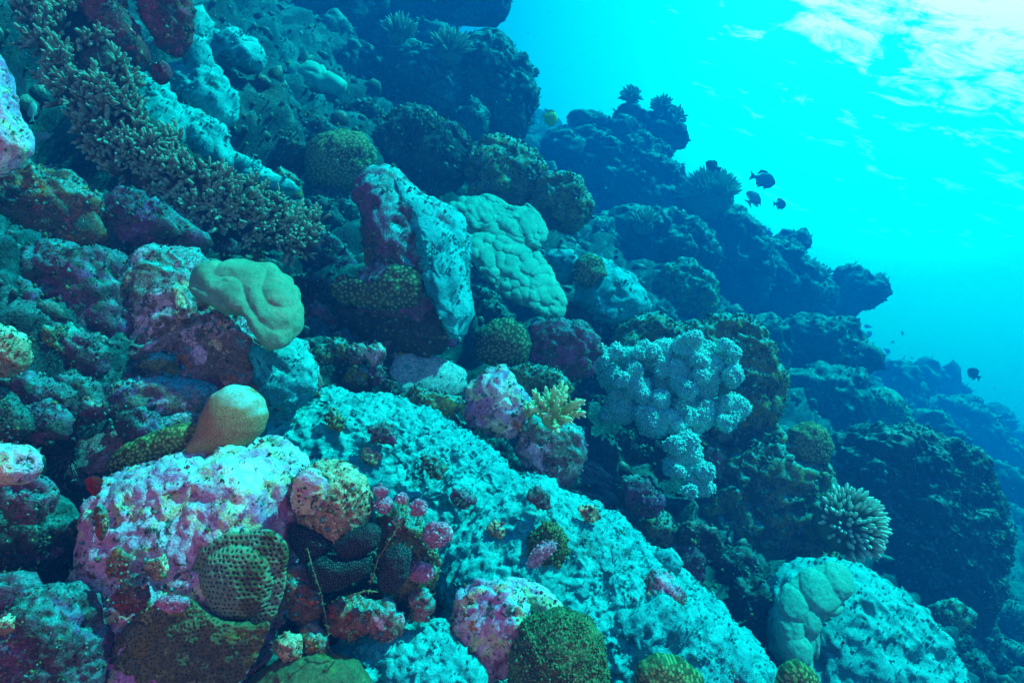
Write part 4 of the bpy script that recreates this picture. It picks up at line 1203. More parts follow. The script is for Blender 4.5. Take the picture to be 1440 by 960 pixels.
for i, (x, y, a_, b_, lab) in enumerate([(1035, 800, 42, 26, 'dark turfy rock at the lower end of the gully, left of the lobed dome'), (985, 760, 34, 22, 'dark turfy rock in the gully under the yellow green boulder'),
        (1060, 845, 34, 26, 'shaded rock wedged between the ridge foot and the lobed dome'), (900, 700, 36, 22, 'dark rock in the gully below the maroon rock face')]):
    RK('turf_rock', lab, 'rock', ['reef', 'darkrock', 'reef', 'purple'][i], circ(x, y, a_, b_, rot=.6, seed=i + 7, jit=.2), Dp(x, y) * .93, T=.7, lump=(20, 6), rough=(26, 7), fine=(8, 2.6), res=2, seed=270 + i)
RK('dark_rock', 'dark maroon rock face under the pale soft coral', 'rock', 'maroon',
   [(826, 555), (870, 545), (950, 585), (1010, 625), (1020, 670), (985, 715), (940, 725), (895, 690), (850, 645)], 2.22, T=.6, lump=(36, 7), rough=(36, 9), fine=(8, 3), res=2.3, seed=131)
LOB = [(842, 503, 17), (858, 529, 19), (868, 496, 10), (886, 506, 20), (914, 504, 20), (873, 571, 25), (894, 545, 21), (920, 592, 24), (953, 523, 24), (936, 496, 21), (966, 490, 21),
       (984, 545, 23), (997, 519, 21), (1019, 501, 18), (994, 491, 14), (962, 572, 22), (986, 584, 19), (1010, 580, 22), (1034, 572, 19), (936, 536, 20), (926, 562, 16), (1030, 528, 14), (950, 598, 13)]
def soft_colony(name, label, lobs, d, seed):
    mx = sum(a for a, b, c in lobs) / len(lobs); my = sum(b for a, b, c in lobs) / len(lobs)
    h = holder(name, mx, my, d, label, 'coral')
    rg = random.Random(seed)
    more = []
    for x, y, r_ in lobs:
        for _ in range(2):
            a_ = rg.uniform(0, 6.28)
            more.append((x + math.cos(a_) * r_ * .8, y + math.sin(a_) * r_ * .75, r_ * rg.uniform(.42, .6)))
    lobs = [(x, y, r_ * .92) for x, y, r_ in lobs] + more
    for i, (x, y, r_) in enumerate(lobs):
        V, Q, (cx, cy) = blob(circ(x, y, r_ * 1.06, r_ * .98, seed=i + seed, jit=.10), d - .02 + rg.uniform(-.05, .03), T=1.0, lump=(14, 4.6), lump2=(4.6, .7), rough=(12, 1.2), fine=(3, .8), n=24 if r_ > 13 else 16, seed=seed + i)
        o = new_obj('lobe', mesh_from('lobe', V, Q), M['soft'])
        N_ = vnormals(V, Q)
        g_ = np.random.default_rng(seed + i)
        vis = np.nonzero(N_[:, 2] > -.1)[0]
        pk = g_.choice(vis, min(len(vis), int(r_ * r_ * .95)), replace=False)
        pg = new_obj('polyps', growth_mesh('polyps', V[pk], N_[pk], d / F, g_, (.8, 1.6), (1.2, 2.2), .9), M['g_soft'], parent=o)
        pg['kind'] = 'stuff'
        o.parent = h
        o.matrix_parent_inverse = h.matrix_world.inverted()
        o.matrix_world = Matrix.Translation(Vector(Wd(cx, cy, d - .10 - .00035 * (600 - y) * -1 - (.03 if r_ < 12.5 else 0) + rg.uniform(-.04, .04)))) @ R4
    return h
soft_colony('soft_coral', 'big cluster of pale blue grey cauliflower like soft coral', LOB, 2.08, 140)
soft_colony('soft_coral', 'smaller patch of pale soft coral hanging below the big cluster', [(962, 637, 24), (946, 655, 14), (975, 662, 20), (985, 684, 15), (950, 625, 13), (970, 690, 9)], 2.02, 170)
RK('encrusted_rock', 'yellow green turfy boulder under the green tipped finger coral', 'rock', 'green',
   [(950, 740), (958, 705), (990, 668), (1020, 635), (1060, 615), (1100, 608), (1140, 640), (1165, 690), (1175, 740), (1165, 795), (1110, 825), (1040, 812), (975, 785)],
   2.25, T=.6, p=2.7, lump=(46, 10), lump2=(18, 5), rough=(40, 12), fine=(8, 3), pits=(24, 8, .25), res=2.1, seed=180)
RK('spotted_coral', 'rounded dark knob with pale spots above the green tipped finger coral', 'coral', 'moss_far',
   [(1106, 630), (1112, 602), (1138, 592), (1160, 602), (1170, 626), (1160, 652), (1134, 658), (1114, 648)], 2.2, T=.9, lump=(10, 2), rough=(30, 3), fine=(6, 1.5), res=1.8, seed=181)
RK('turf_rock', 'dark turfy ridge between the soft coral and the spotted knob', 'rock', 'darkrock', [(1020, 610), (1060, 600), (1110, 608), (1120, 640), (1080, 655), (1030, 645)], 2.25, T=.7, lump=(14, 4), rough=(26, 6), fine=(7, 2.4), res=2.2, seed=182)
branch_coral('finger_coral', 'green finger coral with white tips jutting out on the right', 1188, 738, 2.05, 60, 250, M['branch_g'], up=(.55, .45, .7), spread=1.65, lenpx=(17, 27), wpx=7.6, inner_k=.52, seed=6, nub=False)
RK('lobed_dome_rock', 'large cyan silted dome rock at the lower right', 'rock', 'silt',
   [(1084, 900), (1092, 850), (1120, 822), (1160, 806), (1205, 808), (1262, 825), (1310, 860), (1340, 898), (1354, 945), (1360, 1030), (1190, 1060), (1120, 1000), (1092, 940)],
   1.62, T=.6, tilt=(.15, .5), lump=(60, 8), rough=(50, 10), fine=(9, 3), pits=(30, 6, .22), res=2, seed=190)
RK('lobed_coral', 'smooth pale green rounded lobes capping the left side of the large cyan dome', 'coral', 'plate',
   [(1082, 888), (1088, 852), (1108, 828), (1140, 810), (1172, 802), (1202, 806), (1216, 828), (1205, 848), (1170, 852), (1148, 872), (1134, 900), (1132, 928), (1112, 936), (1094, 918)],
   1.51, T=.34, tilt=(.15, .45), rough=(50, 3), fine=(7, .8), n=70, lobes=[(1110, 846, 21, .42), (1150, 832, 25, .42), (1186, 822, 23, .42), (1102, 872, 18, .42), (1104, 898, 22, .42), (1119, 924, 15, .42), (1132, 864, 17, .42), (1170, 845, 17, .4), (1205, 838, 14, .4)], seed=200)
RK('dark_boulder', 'big dark shaded boulder right of the green finger coral', 'boulder', 'darkrock',
   [(1160, 655), (1180, 622), (1228, 603), (1300, 610), (1352, 632), (1378, 672), (1388, 740), (1398, 800), (1372, 865), (1300, 880), (1240, 830), (1196, 780), (1168, 730)],
   3.0, n=100, T=.6, p=2.8, lump=(70, 14), rough=(60, 14), fine=(9, 3), pits=(26, 7, .22), res=2.3, seed=210)
RK('green_coral', 'flat green crust coral low on the front of the dark boulder', 'coral', 'green', [(1290, 880), (1310, 850), (1345, 840), (1372, 862), (1360, 885), (1320, 892)], 2.5, T=.6, rough=(22, 5), fine=(7, 2), res=2.2, seed=211)
RBL = [(1402, 700, 26, 30), (1425, 745, 24, 34), (1408, 790, 24, 24), (1432, 820, 26, 22), (1398, 840, 22, 18), (1425, 872, 30, 22), (1385, 895, 26, 18), (1420, 925, 32, 22), (1375, 940, 24, 18), (1430, 680, 22, 24), (1350, 905, 20, 16), (1440, 960, 26, 16)]
RBA = ['upper', 'tall', 'round', 'right edge', 'small', 'wide', 'low', 'broad', 'lower', 'pale', 'tiny', 'corner']
for i, ((x, y, a_, b_), w_) in enumerate(zip(RBL, RBA)):
    RK('reef_rubble', 'teal rubble lump right of the dark boulder near the right edge', 'rubble', 'reef', circ(x, y, a_, b_, seed=i), None, group='rubble lumps along the right edge', T=.8, lump=(14, 4), rough=(24, 6), fine=(8, 2.4), res=2.6, seed=220 + i, tilt=(.1, .3))

ANCH = [(330, 585, 'orange brown dome'), (350, 430, 'tan green coral cap'), (580, 370, 'leaning rock'), (720, 370, 'large pale plate'), (706, 480, 'small brain coral'), (792, 490, 'round purple rock'),
        (940, 540, 'pale soft coral'), (1030, 500, 'big green rock'), (778, 570, 'pale antler coral'), (695, 565, 'pink faced boulder'), (480, 240, 'round bumpy coral'), (600, 215, 'furry turf rock'),
        (710, 240, 'folded mound'), (795, 285, 'ragged lobed rock'), (850, 405, 'teal lumpy mound'), (600, 120, 'knobby coral mass'), (700, 120, 'overhanging coral mass'), (996, 282, 'bushy coral'),
        (965, 410, 'rust green rock'), (1210, 410, 'jutting knob'), (1160, 500, 'dark lumpy mound'), (1245, 580, 'fan shaped coral'), (1280, 730, 'dark boulder'), (1195, 735, 'white tipped finger coral'),
        (1135, 625, 'spotted knob'), (1060, 710, 'yellow green boulder'), (920, 650, 'maroon rock face'), (590, 520, 'silt slab'), (490, 515, 'knobbly turf corals'), (90, 440, 'purple rock wall'),
        (60, 300, 'rusty brown lumps'), (20, 490, 'cream knobbly coral'), (60, 745, 'teal finger clump'), (20, 655, 'rounded rock end'), (200, 560, 'grey brown slab'), (445, 110, 'pale folded coral'),
        (240, 160, 'bright cyan rock'), (280, 260, 'long branching ledge'), (400, 325, 'ledge tip'), (850, 220, 'far mound'), (330, 70, 'folded edge rock')]
_used = set()
def lump_label(x, y):
    o_ = sorted(ANCH, key=lambda q: (q[0] - x) ** 2 + (q[1] - y) ** 2)
    a_ = o_[0]
    dx, dy = x - a_[0], y - a_[1]
    w_ = ('right of' if dx > 0 else 'left of') if abs(dx) > abs(dy) else ('below' if dy > 0 else 'above')
    for b_ in o_[1:6]:
        t_ = 'encrusted reef lump just %s the %s, toward the %s' % (w_, a_[2], b_[2])
        if t_ not in _used:
            break
    _used.add(t_)
    return t_

# --- lumps that knit the slope together between the larger rocks
rg_ = random.Random(77)
FILL = [(270, 110, 30), (310, 170, 26), (250, 330, 30), (345, 290, 26), (395, 300, 24), (430, 340, 30), (455, 300, 22), (400, 260, 22), (300, 330, 26), (350, 345, 24), (460, 360, 28), (440, 420, 28), (455, 455, 24),
        (380, 140, 26), (410, 215, 24), (500, 215, 24), (520, 260, 20), (470, 285, 22), (560, 290, 26), (600, 250, 22), (640, 265, 22), (690, 180, 22), (730, 190, 20), (780, 230, 22), (800, 340, 20),
        (840, 330, 26), (880, 350, 26), (700, 450, 24), (740, 435, 20), (680, 425, 20), (640, 470, 24), (620, 600, 26), (560, 585, 22), (650, 615, 22), (700, 640, 24), (780, 530, 22), (830, 460, 22), (850, 440, 20),
        (930, 445, 24), (960, 470, 20), (1000, 440, 24), (1040, 440, 22), (880, 470, 22), (900, 640, 26), (870, 620, 22), (1000, 700, 30), (930, 750, 28), (960, 790, 26), (1120, 720, 26), (1150, 780, 24),
        (200, 600, 26), (60, 560, 30), (40, 700, 30), (60, 590, 26), (430, 580, 22), (220, 520, 26), (110, 560, 30), (230, 310, 24), (160, 350, 28), (20, 420, 34), (70, 470, 30), (120, 500, 26),
        (20, 250, 28), (90, 300, 26), (1090, 460, 24), (1130, 470, 22), (1160, 560, 22), (1225, 590, 20), (1330, 610, 20), (1060, 330, 18), (1020, 350, 22), (860, 270, 22), (820, 220, 20), (930, 270, 24)]
for i, (x, y, r_) in enumerate(FILL):
    dd_ = Dp(x, y + r_ * .5, 9)
    near_ = dd_ < 2.0
    RK('reef_lump', lump_label(x, y), 'rock', rg_.choice(['purple', 'reef', 'purple', 'green']) if near_ else rg_.choice(['reef', 'reef', 'green', 'reef_far']),
       circ(x, y, r_ * rg_.uniform(1.1, 1.6), r_ * rg_.uniform(.8, 1.1), rot=.6, seed=i, jit=.2), dd_ * 1.04, group='encrusted lumps knitting the reef slope together', T=.8, lump=(r_ * .7, r_ * .22), rough=(r_, r_ * .2), fine=(8, 2.4), res=2.6, seed=500 + i)

# --- behind: the upper slope
UP = [
 ('polyp_coral', 'round green bumpy coral left of the leaning rock top', 'coral', 'moss_far', [(430, 240), (434, 208), (455, 190), (485, 184), (512, 190), (529, 212), (524, 245), (500, 268), (462, 272), (438, 262)], 2.25, dict(T=.9, lump=(9, 1.8), rough=(40, 4), fine=(6, 1.2), res=1.7)),
 ('reef_rock', 'teal lumpy rock above the round green bumpy coral', 'rock', 'reef', [(330, 215), (338, 190), (365, 178), (400, 186), (425, 165), (462, 166), (478, 190), (465, 205), (438, 212), (425, 228), (385, 230), (350, 238)], 2.5, dict(T=.7, lump=(24, 7), rough=(24, 5))),
 ('reef_rock', 'dark flat topped rock below the folded porous coral', 'rock', 'reef', [(340, 165), (362, 145), (400, 140), (442, 150), (448, 172), (420, 185), (370, 188), (345, 180)], 2.8, dict(T=.8, rough=(24, 6))),
 ('lobed_coral', 'pale green folded coral high on the left of the slope', 'coral', 'plate', [(404, 104), (412, 90), (435, 87), (458, 94), (474, 110), (486, 112), (484, 128), (460, 136), (432, 128), (412, 120)], 3.1, dict(T=.8, tilt=(.1, .3), ridges=(12, 2.5, math.radians(-55)), rough=(40, 3), fine=None, res=1.8)),
 ('reef_rock', 'dim blue rock at the top behind the teal rocks', 'rock', 'reef_far', [(365, 30), (400, 15), (440, 30), (480, 20), (500, 50), (480, 85), (430, 82), (385, 75)], 4.2, dict(T=.7, lump=(22, 6))),
 ('reef_rock', 'dim blue hump below the dark table coral', 'rock', 'reef_far', [(470, 80), (500, 60), (530, 80), (545, 120), (530, 150), (490, 145), (468, 118)], 3.9, dict(T=.8, lump=(16, 5))),
 ('reef_rock', 'teal rock with furry turf in front of the coral tower', 'rock', 'reef', [(528, 195), (545, 165), (575, 150), (605, 155), (620, 172), (645, 180), (660, 200), (660, 235), (648, 262), (600, 278), (552, 255), (530, 230)], 2.8, dict(T=.7, lump=(26, 7), pits=(18, 5, .25), res=2.1)),
 ('reef_rock', 'small shaded rock left of the furry turf rock', 'rock', 'reef', [(480, 150), (510, 140), (540, 155), (548, 178), (520, 195), (490, 185)], 3.0, dict(T=.8, lump=(16, 5))),
 ('lobed_coral', 'green brown folded coral mound right of the furry turf rock', 'coral', 'green', [(655, 245), (662, 210), (690, 192), (728, 194), (752, 212), (770, 236), (765, 262), (735, 290), (690, 290), (662, 275)], 2.8, dict(T=.8, lump=(26, 7), lump2=(10, 2.5), tilt=(.2, .2), res=2)),
 ('encrusted_rock', 'grey green lobed rock with ragged lower edge right of the folded mound', 'rock', 'green', [(745, 265), (770, 245), (800, 245), (822, 262), (834, 288), (826, 315), (805, 328), (775, 318), (750, 300)], 2.75, dict(T=.7, lump=(18, 6), res=2)),
 ('lumpy_coral', 'pale teal lumpy mound right of the large pale plate', 'coral', 'silt', [(812, 372), (835, 358), (860, 368), (890, 388), (912, 410), (916, 432), (895, 450), (860, 458), (830, 445), (805, 420)], 2.5, dict(T=.7, tilt=(.2, .3), lump=(24, 4), rough=(30, 5), res=2)),
 ('knobbly_coral', 'dark green round knob on the left of the pale teal mound', 'coral', 'moss_far', [(806, 392), (810, 366), (828, 356), (848, 366), (852, 388), (835, 402), (815, 402)], 2.4, dict(T=.8, rough=(20, 2), fine=(6, 1.4), res=1.8)),
 ('lumpy_coral', 'flat pale coral tongue behind the large pale plate', 'coral', 'silt', [(764, 362), (775, 350), (805, 352), (815, 368), (805, 400), (790, 400), (775, 382)], 2.55, dict(T=.8, lump=(10, 2), rough=(20, 3), res=2)),
 ('reef_rock', 'dark rock in the gap below the pale teal mound', 'rock', 'darkrock', [(800, 420), (840, 440), (880, 450), (900, 470), (860, 490), (820, 470), (795, 445)], 2.5, dict(T=.8,)),
 ('coral_tower', 'big dark overhanging coral mass against the open water', 'rock', 'reef_far', [(648, 80), (660, 58), (690, 48), (712, 60), (722, 76), (742, 92), (748, 118), (752, 150), (740, 172), (736, 190), (700, 200), (668, 192), (650, 150)], 4.0, dict(T=.8, p=2.6, lump=(24, 6), lump2=(10, 2.5), rough=(26, 8), fine=(7, 2.4), holes=(22, 8), res=1.9)),
 ('lumpy_coral', 'shaded mass of round knobs below the two pale bushes', 'coral', 'reef_far', [(540, 75), (580, 62), (625, 80), (648, 95), (650, 130), (645, 170), (600, 165), (560, 150), (535, 120)], 3.9, dict(T=.8, lump=(14, 7), rough=(20, 4), fine=(6, 1.6), res=1.8)),
 ('reef_rock', 'dark rock hump below the knobs, left of the overhang', 'rock', 'reef_far', [(640, 160), (665, 140), (688, 158), (684, 195), (660, 205), (640, 190)], 3.7, dict(T=.9, lump=(16, 4), res=2)),
 ('table_coral', 'dark table coral with ragged edge cut by the top edge', 'coral', 'reef_far', [(520, -30), (720, -30), (716, 10), (712, 24), (696, 34), (672, 32), (655, 24), (640, 40), (600, 46), (560, 38), (525, 30)], 4.6, dict(T=.5, lump=(14, 4), rough=(16, 5), fine=(5, 2), res=1.9)),
 ('table_coral', 'dim blue shelf of reef along the top edge left of the table coral', 'rock', 'reef_far', [(290, -30), (540, -30), (545, 20), (510, 48), (470, 30), (420, 36), (370, 24), (310, 20)], 4.4, dict(T=.5, lump=(22, 6), rough=(24, 7), res=2.2)),
 ('reef_rock', 'dim rock wedged under the table coral', 'rock', 'reef_far', [(500, 40), (560, 30), (640, 40), (660, 60), (620, 80), (560, 80), (510, 70)], 4.5, dict(T=.7, lump=(18, 5))),
 # far mound
 ('rounded_coral', 'long smooth capsule shaped coral on top of the far mound', 'coral', 'reef_far', [(797, 166), (805, 156), (830, 157), (856, 166), (862, 178), (850, 190), (820, 188), (802, 178)], 6.2, dict(T=1, rough=(20, 2), fine=(6, 1), res=1.8)),
 ('rounded_coral', 'round dark coral hump beside the capsule shaped coral', 'coral', 'reef_far', [(850, 200), (852, 176), (870, 163), (890, 166), (902, 182), (904, 205), (880, 215)], 6.2, dict(T=1, rough=(20, 3), fine=(6, 1), res=1.8)),
 ('reef_mound', 'broad blue shaded mound of corals in the distance', 'rock', 'reef_far', [(748, 215), (775, 188), (815, 180), (850, 190), (900, 195), (935, 215), (960, 245), (965, 300), (940, 360), (880, 350), (830, 300), (790, 255)], 6.3, dict(T=.7, lump=(30, 9), lump2=(12, 4), rough=(30, 8), fine=(7, 2.4), res=1.9)),
 ('reef_mound', 'dark lower flank of the far mound left of the bushy coral', 'rock', 'reef_far', [(840, 300), (890, 290), (950, 300), (1000, 320), (1010, 370), (980, 420), (920, 410), (870, 370)], 5.2, dict(T=.7, lump=(28, 9), lump2=(12, 4), rough=(30, 8), fine=(7, 2.4), res=2)),
 ('rounded_coral', 'small blue coral hump at the left foot of the far mound', 'coral', 'reef_far', [(758, 205), (770, 190), (800, 186), (820, 200), (815, 225), (780, 225)], 5.8, dict(T=.9, lump=(14, 4), res=2)),
 ('red_green_rock', 'green and rust round rock halfway up the slope', 'rock', 'green', [(920, 400), (935, 372), (970, 364), (1000, 388), (1012, 420), (1000, 448), (960, 452), (930, 436)], 4.2, dict(T=.8, lump=(20, 5), res=2)),
 ('rounded_coral', 'blue rounded head beside the dark cleft', 'coral', 'reef_far', [(935, 345), (950, 328), (970, 332), (980, 352), (970, 370), (945, 368)], 4.8, dict(T=1, rough=(18, 3), res=2)),
 ('reef_rock', 'tall dark rock between the bushy coral and the open water', 'rock', 'reef_far', [(1005, 300), (1035, 290), (1060, 315), (1080, 345), (1085, 400), (1060, 440), (1020, 420), (1000, 360)], 6.0, dict(T=.8, lump=(22, 7), lump2=(10, 3), res=2)),
 ('reef_rock', 'dark rock under the bushy coral', 'rock', 'reef_far', [(960, 300), (1000, 290), (1040, 300), (1050, 325), (1010, 345), (970, 335)], 6.2, dict(T=.8, lump=(12, 4), res=2)),
 ('rounded_coral', 'pair of rounded knobs sticking up on the skyline', 'coral', 'reef_far', [(1085, 335), (1100, 324), (1118, 326), (1128, 322), (1140, 332), (1136, 350), (1118, 356), (1095, 352)], 7.0, dict(T=1, lump=(14, 4), rough=(14, 3), fine=(5, 1), res=1.7)),
 ('reef_rock', 'blue shaded slope rock below the skyline knobs', 'rock', 'reef_far', [(1035, 350), (1070, 335), (1110, 345), (1150, 375), (1160, 420), (1120, 445), (1070, 440), (1040, 400)], 6.2, dict(T=.7, lump=(26, 8), lump2=(11, 4), res=2)),
 ('reef_rock', 'blue slope rock left of the jutting knob', 'rock', 'reef_far', [(1110, 400), (1140, 385), (1165, 395), (1175, 425), (1165, 455), (1130, 455), (1108, 430)], 6.6, dict(T=.8, lump=(18, 6), res=2)),
 ('jutting_coral', 'dark blunt coral knob jutting into the open water', 'coral', 'reef_far', [(1164, 440), (1170, 400), (1176, 380), (1192, 373), (1215, 380), (1236, 388), (1249, 402), (1246, 416), (1228, 430), (1205, 436), (1196, 450), (1178, 455)], 6.9, dict(T=.8, lump=(16, 4), rough=(18, 5), fine=(6, 1.6), res=1.7)),
 ('reef_mound', 'dark blue lumpy mound below the jutting knob', 'rock', 'reef_far', [(1085, 500), (1098, 462), (1130, 442), (1165, 448), (1200, 448), (1212, 475), (1220, 492), (1238, 500), (1240, 516), (1218, 528), (1175, 535), (1120, 530)], 5.2, dict(T=.7, lump=(30, 9), lump2=(12, 3), rough=(26, 6), res=2)),
 ('reef_mound', 'dark lower part of the lumpy mound beside the green brown rock', 'rock', 'reef_far', [(1085, 560), (1100, 520), (1150, 512), (1200, 515), (1222, 540), (1210, 590), (1190, 625), (1130, 620), (1095, 600)], 4.6, dict(T=.7, lump=(34, 9), lump2=(12, 3), rough=(26, 6), res=2)),
 ('reef_rock', 'dark rock between the lumpy mound and the dark boulder', 'rock', 'reef_far', [(1040, 460), (1075, 440), (1105, 450), (1110, 500), (1095, 540), (1060, 520)], 4.6, dict(T=.7, lump=(24, 6), res=2.2)),
 ('fan_coral', 'yellow green fan shaped coral right of the dark lumpy mound', 'coral', 'green', [(1205, 570), (1218, 550), (1245, 546), (1268, 560), (1285, 600), (1278, 615), (1240, 620), (1210, 605)], 5.2, dict(T=.6, ridges=(7, 2.2, math.radians(-35)), rough=(18, 3), fine=(5, 1.4), res=1.7)),
 ('reef_rock', 'flat silted rock behind the dark boulder', 'rock', 'silt', [(1170, 640), (1190, 615), (1230, 602), (1290, 606), (1330, 625), (1300, 650), (1230, 655)], 3.2, dict(T=.6, tilt=(.1, .4), rough=(26, 6), res=2)),
 # distant reef
 ('distant_coral', 'pale blue distant coral pinnacle with a pointed top', 'rock', 'reef_far', [(1282, 520), (1290, 506), (1306, 503), (1316, 512), (1312, 545), (1318, 580), (1290, 590), (1278, 560)], 10.5, dict(T=.8, lump=(14, 4), rough=(18, 5), res=1.8)),
 ('distant_coral', 'pale blue distant coral with a hooked arm', 'rock', 'reef_far', [(1312, 530), (1320, 512), (1336, 505), (1346, 512), (1342, 528), (1330, 540), (1345, 560), (1358, 545), (1362, 556), (1345, 580), (1318, 585)], 11.5, dict(T=.7, rough=(16, 4), res=1.7)),
 ('distant_coral', 'distant blue reef shoulder left of the pointed pinnacle', 'rock', 'reef_far', [(1236, 530), (1250, 508), (1275, 506), (1292, 525), (1300, 570), (1285, 610), (1250, 590), (1238, 560)], 9.0, dict(T=.8, lump=(18, 6), rough=(20, 5), res=1.8)),
 ('distant_ledge', 'distant hazy ledge running down to the right edge', 'rock', 'reef_far', [(1290, 570), (1330, 556), (1370, 560), (1388, 575), (1400, 600), (1440, 640), (1500, 690), (1420, 690), (1340, 650), (1295, 610)], 9.5, dict(T=.6, lump=(24, 8), lump2=(10, 3), rough=(26, 7), res=2)),
 ('distant_coral', 'distant round blue knob on the ledge near the right edge', 'rock', 'reef_far', [(1376, 590), (1382, 572), (1400, 566), (1416, 576), (1424, 600), (1408, 612), (1386, 608)], 11.5, dict(T=.9, rough=(14, 3), res=1.7)),
 ('distant_coral', 'faintest low hump at the right edge', 'rock', 'reef_far', [(1418, 610), (1440, 598), (1480, 600), (1500, 640), (1440, 650)], 13.0, dict(T=.8, rough=(16, 4), res=2)),
 ('reef_mound', 'hazy teal mound beyond the dark boulder', 'rock', 'reef_far', [(1270, 590), (1290, 573), (1320, 580), (1350, 610), (1385, 640), (1400, 680), (1370, 690), (1320, 640), (1280, 625)], 6.5, dict(T=.7, lump=(18, 6), lump2=(8, 2.4), rough=(22, 6), res=1.9)),
 ('reef_mound', 'hazy teal ledge at the right edge behind the rubble', 'rock', 'reef_far', [(1370, 665), (1395, 640), (1430, 660), (1480, 690), (1480, 740), (1420, 720), (1385, 700)], 6.5, dict(T=.7, lump=(18, 6), rough=(22, 6), res=2)),
]
for i, (nm, lab, cat, mt, pts, d, kw) in enumerate(UP):
    kk = dict(T=.8, lump=(18, 4), rough=(24, 6), fine=(7, 2), res=2.1)
    kk.update(kw)
    RK(nm, lab, cat, mt, pts, d, seed=300 + i, **kk)

branch_coral('branching_coral', 'small pale branching bush high up, left of two', 562, 52, 3.85, 34, 60, M['branch_far'], up=(.1, 1, .4), spread=1.3, lenpx=(12, 20), wpx=5, seed=11, parts=False, nub=False)
branch_coral('branching_coral', 'small pale branching bush high up, right of two', 634, 76, 3.8, 40, 80, M['branch_far'], up=(.3, .9, .4), spread=1.4, lenpx=(14, 22), wpx=5, seed=12, parts=False, nub=False)
branch_coral('branching_coral', 'small branching tuft on the shaded slope left of the bushy coral', 905, 318, 4.9, 30, 50, M['branch_far'], up=(.0, 1, .4), spread=1.3, lenpx=(10, 16), wpx=4, seed=13, parts=False, nub=False)
branch_coral('branching_coral', 'pale branching tuft under the skyline knobs', 1105, 362, 6.4, 32, 70, M['branch_far'], up=(.1, 1, .3), spread=1.3, lenpx=(10, 16), wpx=4, seed=14, parts=False, nub=False)
branch_coral('branching_coral', 'faint branching tuft left of the jutting knob', 1150, 392, 6.9, 24, 50, M['branch_far'], up=(.2, 1, .3), spread=1.3, lenpx=(8, 12), wpx=3.5, seed=15, parts=False, nub=False)
RK('rounded_coral', 'lumpy blue saddle of coral carrying the skyline branching clumps', 'coral', 'reef_far',
   [(862, 165), (872, 150), (888, 146), (902, 156), (922, 162), (944, 156), (962, 178), (966, 200), (950, 214), (915, 212), (880, 200)], 6.4, T=.7, lump=(14, 6), rough=(16, 4), fine=(5, 1.6), res=1.7, seed=16)
for (x, y, r_, sd, lab) in [(887, 136, 19, 16, 'dark branching clump standing on the skyline, left of three'), (930, 150, 20, 17, 'dark branching clump standing on the skyline, middle of three'), (948, 166, 21, 18, 'dark branching clump standing on the skyline, right of three')]:
    branch_coral('branching_coral', lab, x, y, 6.35, r_, 90, M['branch_far'], up=(.1, 1, .1), spread=2.0, lenpx=(r_ * .4, r_ * .75), wpx=4.5, seed=sd, parts=False, nub=False)
# bushy coral of fine tentacles
def bush(name, label, px, py, d, rx, count, mat, seed):
    rg = random.Random(seed)
    k = d / F
    h = holder(name, px, py, d, label, 'coral')
    sp = []
    for i in range(count):
        th = rg.uniform(-1.5, 1.35)
        el = rg.uniform(-.2, 1.3)
        dr = unit([math.sin(th) * math.cos(el), math.cos(th) * math.cos(el), math.sin(el)])
        L = rx * rg.uniform(.75, 1.05) * k
        sp.append((dr * rx * .25 * k, dr * L, 1.5 * k, .8 * k, 0, 1))
    V, Q, A = tubes(sp, 4)
    TRIS[0] += len(Q) * 2
    me = mesh_from('tentacles', V, Q)
    at = me.attributes.new('tip', 'FLOAT', 'POINT'); at.data.foreach_set('value', A.astype(np.float32))
    o = new_obj('tentacles', me, M[mat], parent=h); o['kind'] = 'stuff'
    V, Q, _ = blob(circ(px, py, rx * .7, rx * .62), d, T=.8, rough=(14, 4), fine=(4, 1.2), n=24, seed=seed)
    new_obj('coral_core', mesh_from('coral_core', V, Q), M[mat], parent=h)
bush('bushy_coral', 'rounded teal bush of fine tentacles on the skyline', 996, 282, 6.0, 48, 900, 'branch_far', 5)

# ------------------------------------------------------------------ fish
fish('dark oval fish swimming right above two smaller fish', 1072, 252, 7.5, 44, 23, -12, M['fish'])
fish('dark rounded fish just left of and below the larger one', 1059, 280, 7.3, 28, 24, 40, M['fish'], yaw=.4)
fish('smallest of the three dark fish in the open water', 1096, 287, 7.8, 22, 15, 0, M['fish'])
fish('dark fish half hidden over the bushy coral', 1003, 234, 5.7, 26, 15, 158, M['fish'], flip=True)
fish('yellow green fish in front of the blue water', 773, 166, 4.2, 24, 21, -20, M['fish_y'], tail=.25)
fish('small dark fish beside the overhanging coral mass', 752, 104, 4.6, 22, 11, 65, M['fish'])
fish('dark fish touching the edge of the overhanging coral mass', 737, 79, 4.4, 16, 9, 65, M['fish'])
fish('dark fish alone in the water at the right', 1370, 526, 6.5, 28, 15, 148, M['fish'], flip=True)
FARF = [(1221, 459, 11, 170), (1220, 471, 17, 30), (1255, 481, 7, 20), (1269, 469, 8, 80), (1247, 493, 14, -30), (1282, 503, 6, 0)]
FARL = ['tiny faint fish highest of the far group, just right of the dark lumpy mound', 'largest of the faint fish, right below the highest one', 'tiny faint fish in open water between the faint group and the lone dark fish',
        'faint upright fish highest toward open water in the far group', 'faint slanting fish closest above the hazy shoulder of far reef', 'smallest faint speck of a fish left of the pointed pinnacle']
for i, (x, y, L, a_) in enumerate(FARF):
    fish(FARL[i], x, y, 15.0, L, L * .55, a_, M['fish'], group='faint fish above the distant reef', parts=False)
fish('bright teal fish in the dark cave at the left', 46, 158, 1.5, 34, 13, 98, M['fish_t'])
fish('teal fish lying across below the other in the dark cave', 56, 193, 1.48, 32, 12, 15, M['fish_t'])
fish('dim fish deeper in the dark cave', 90, 170, 1.75, 20, 9, -10, M['fish_t'])

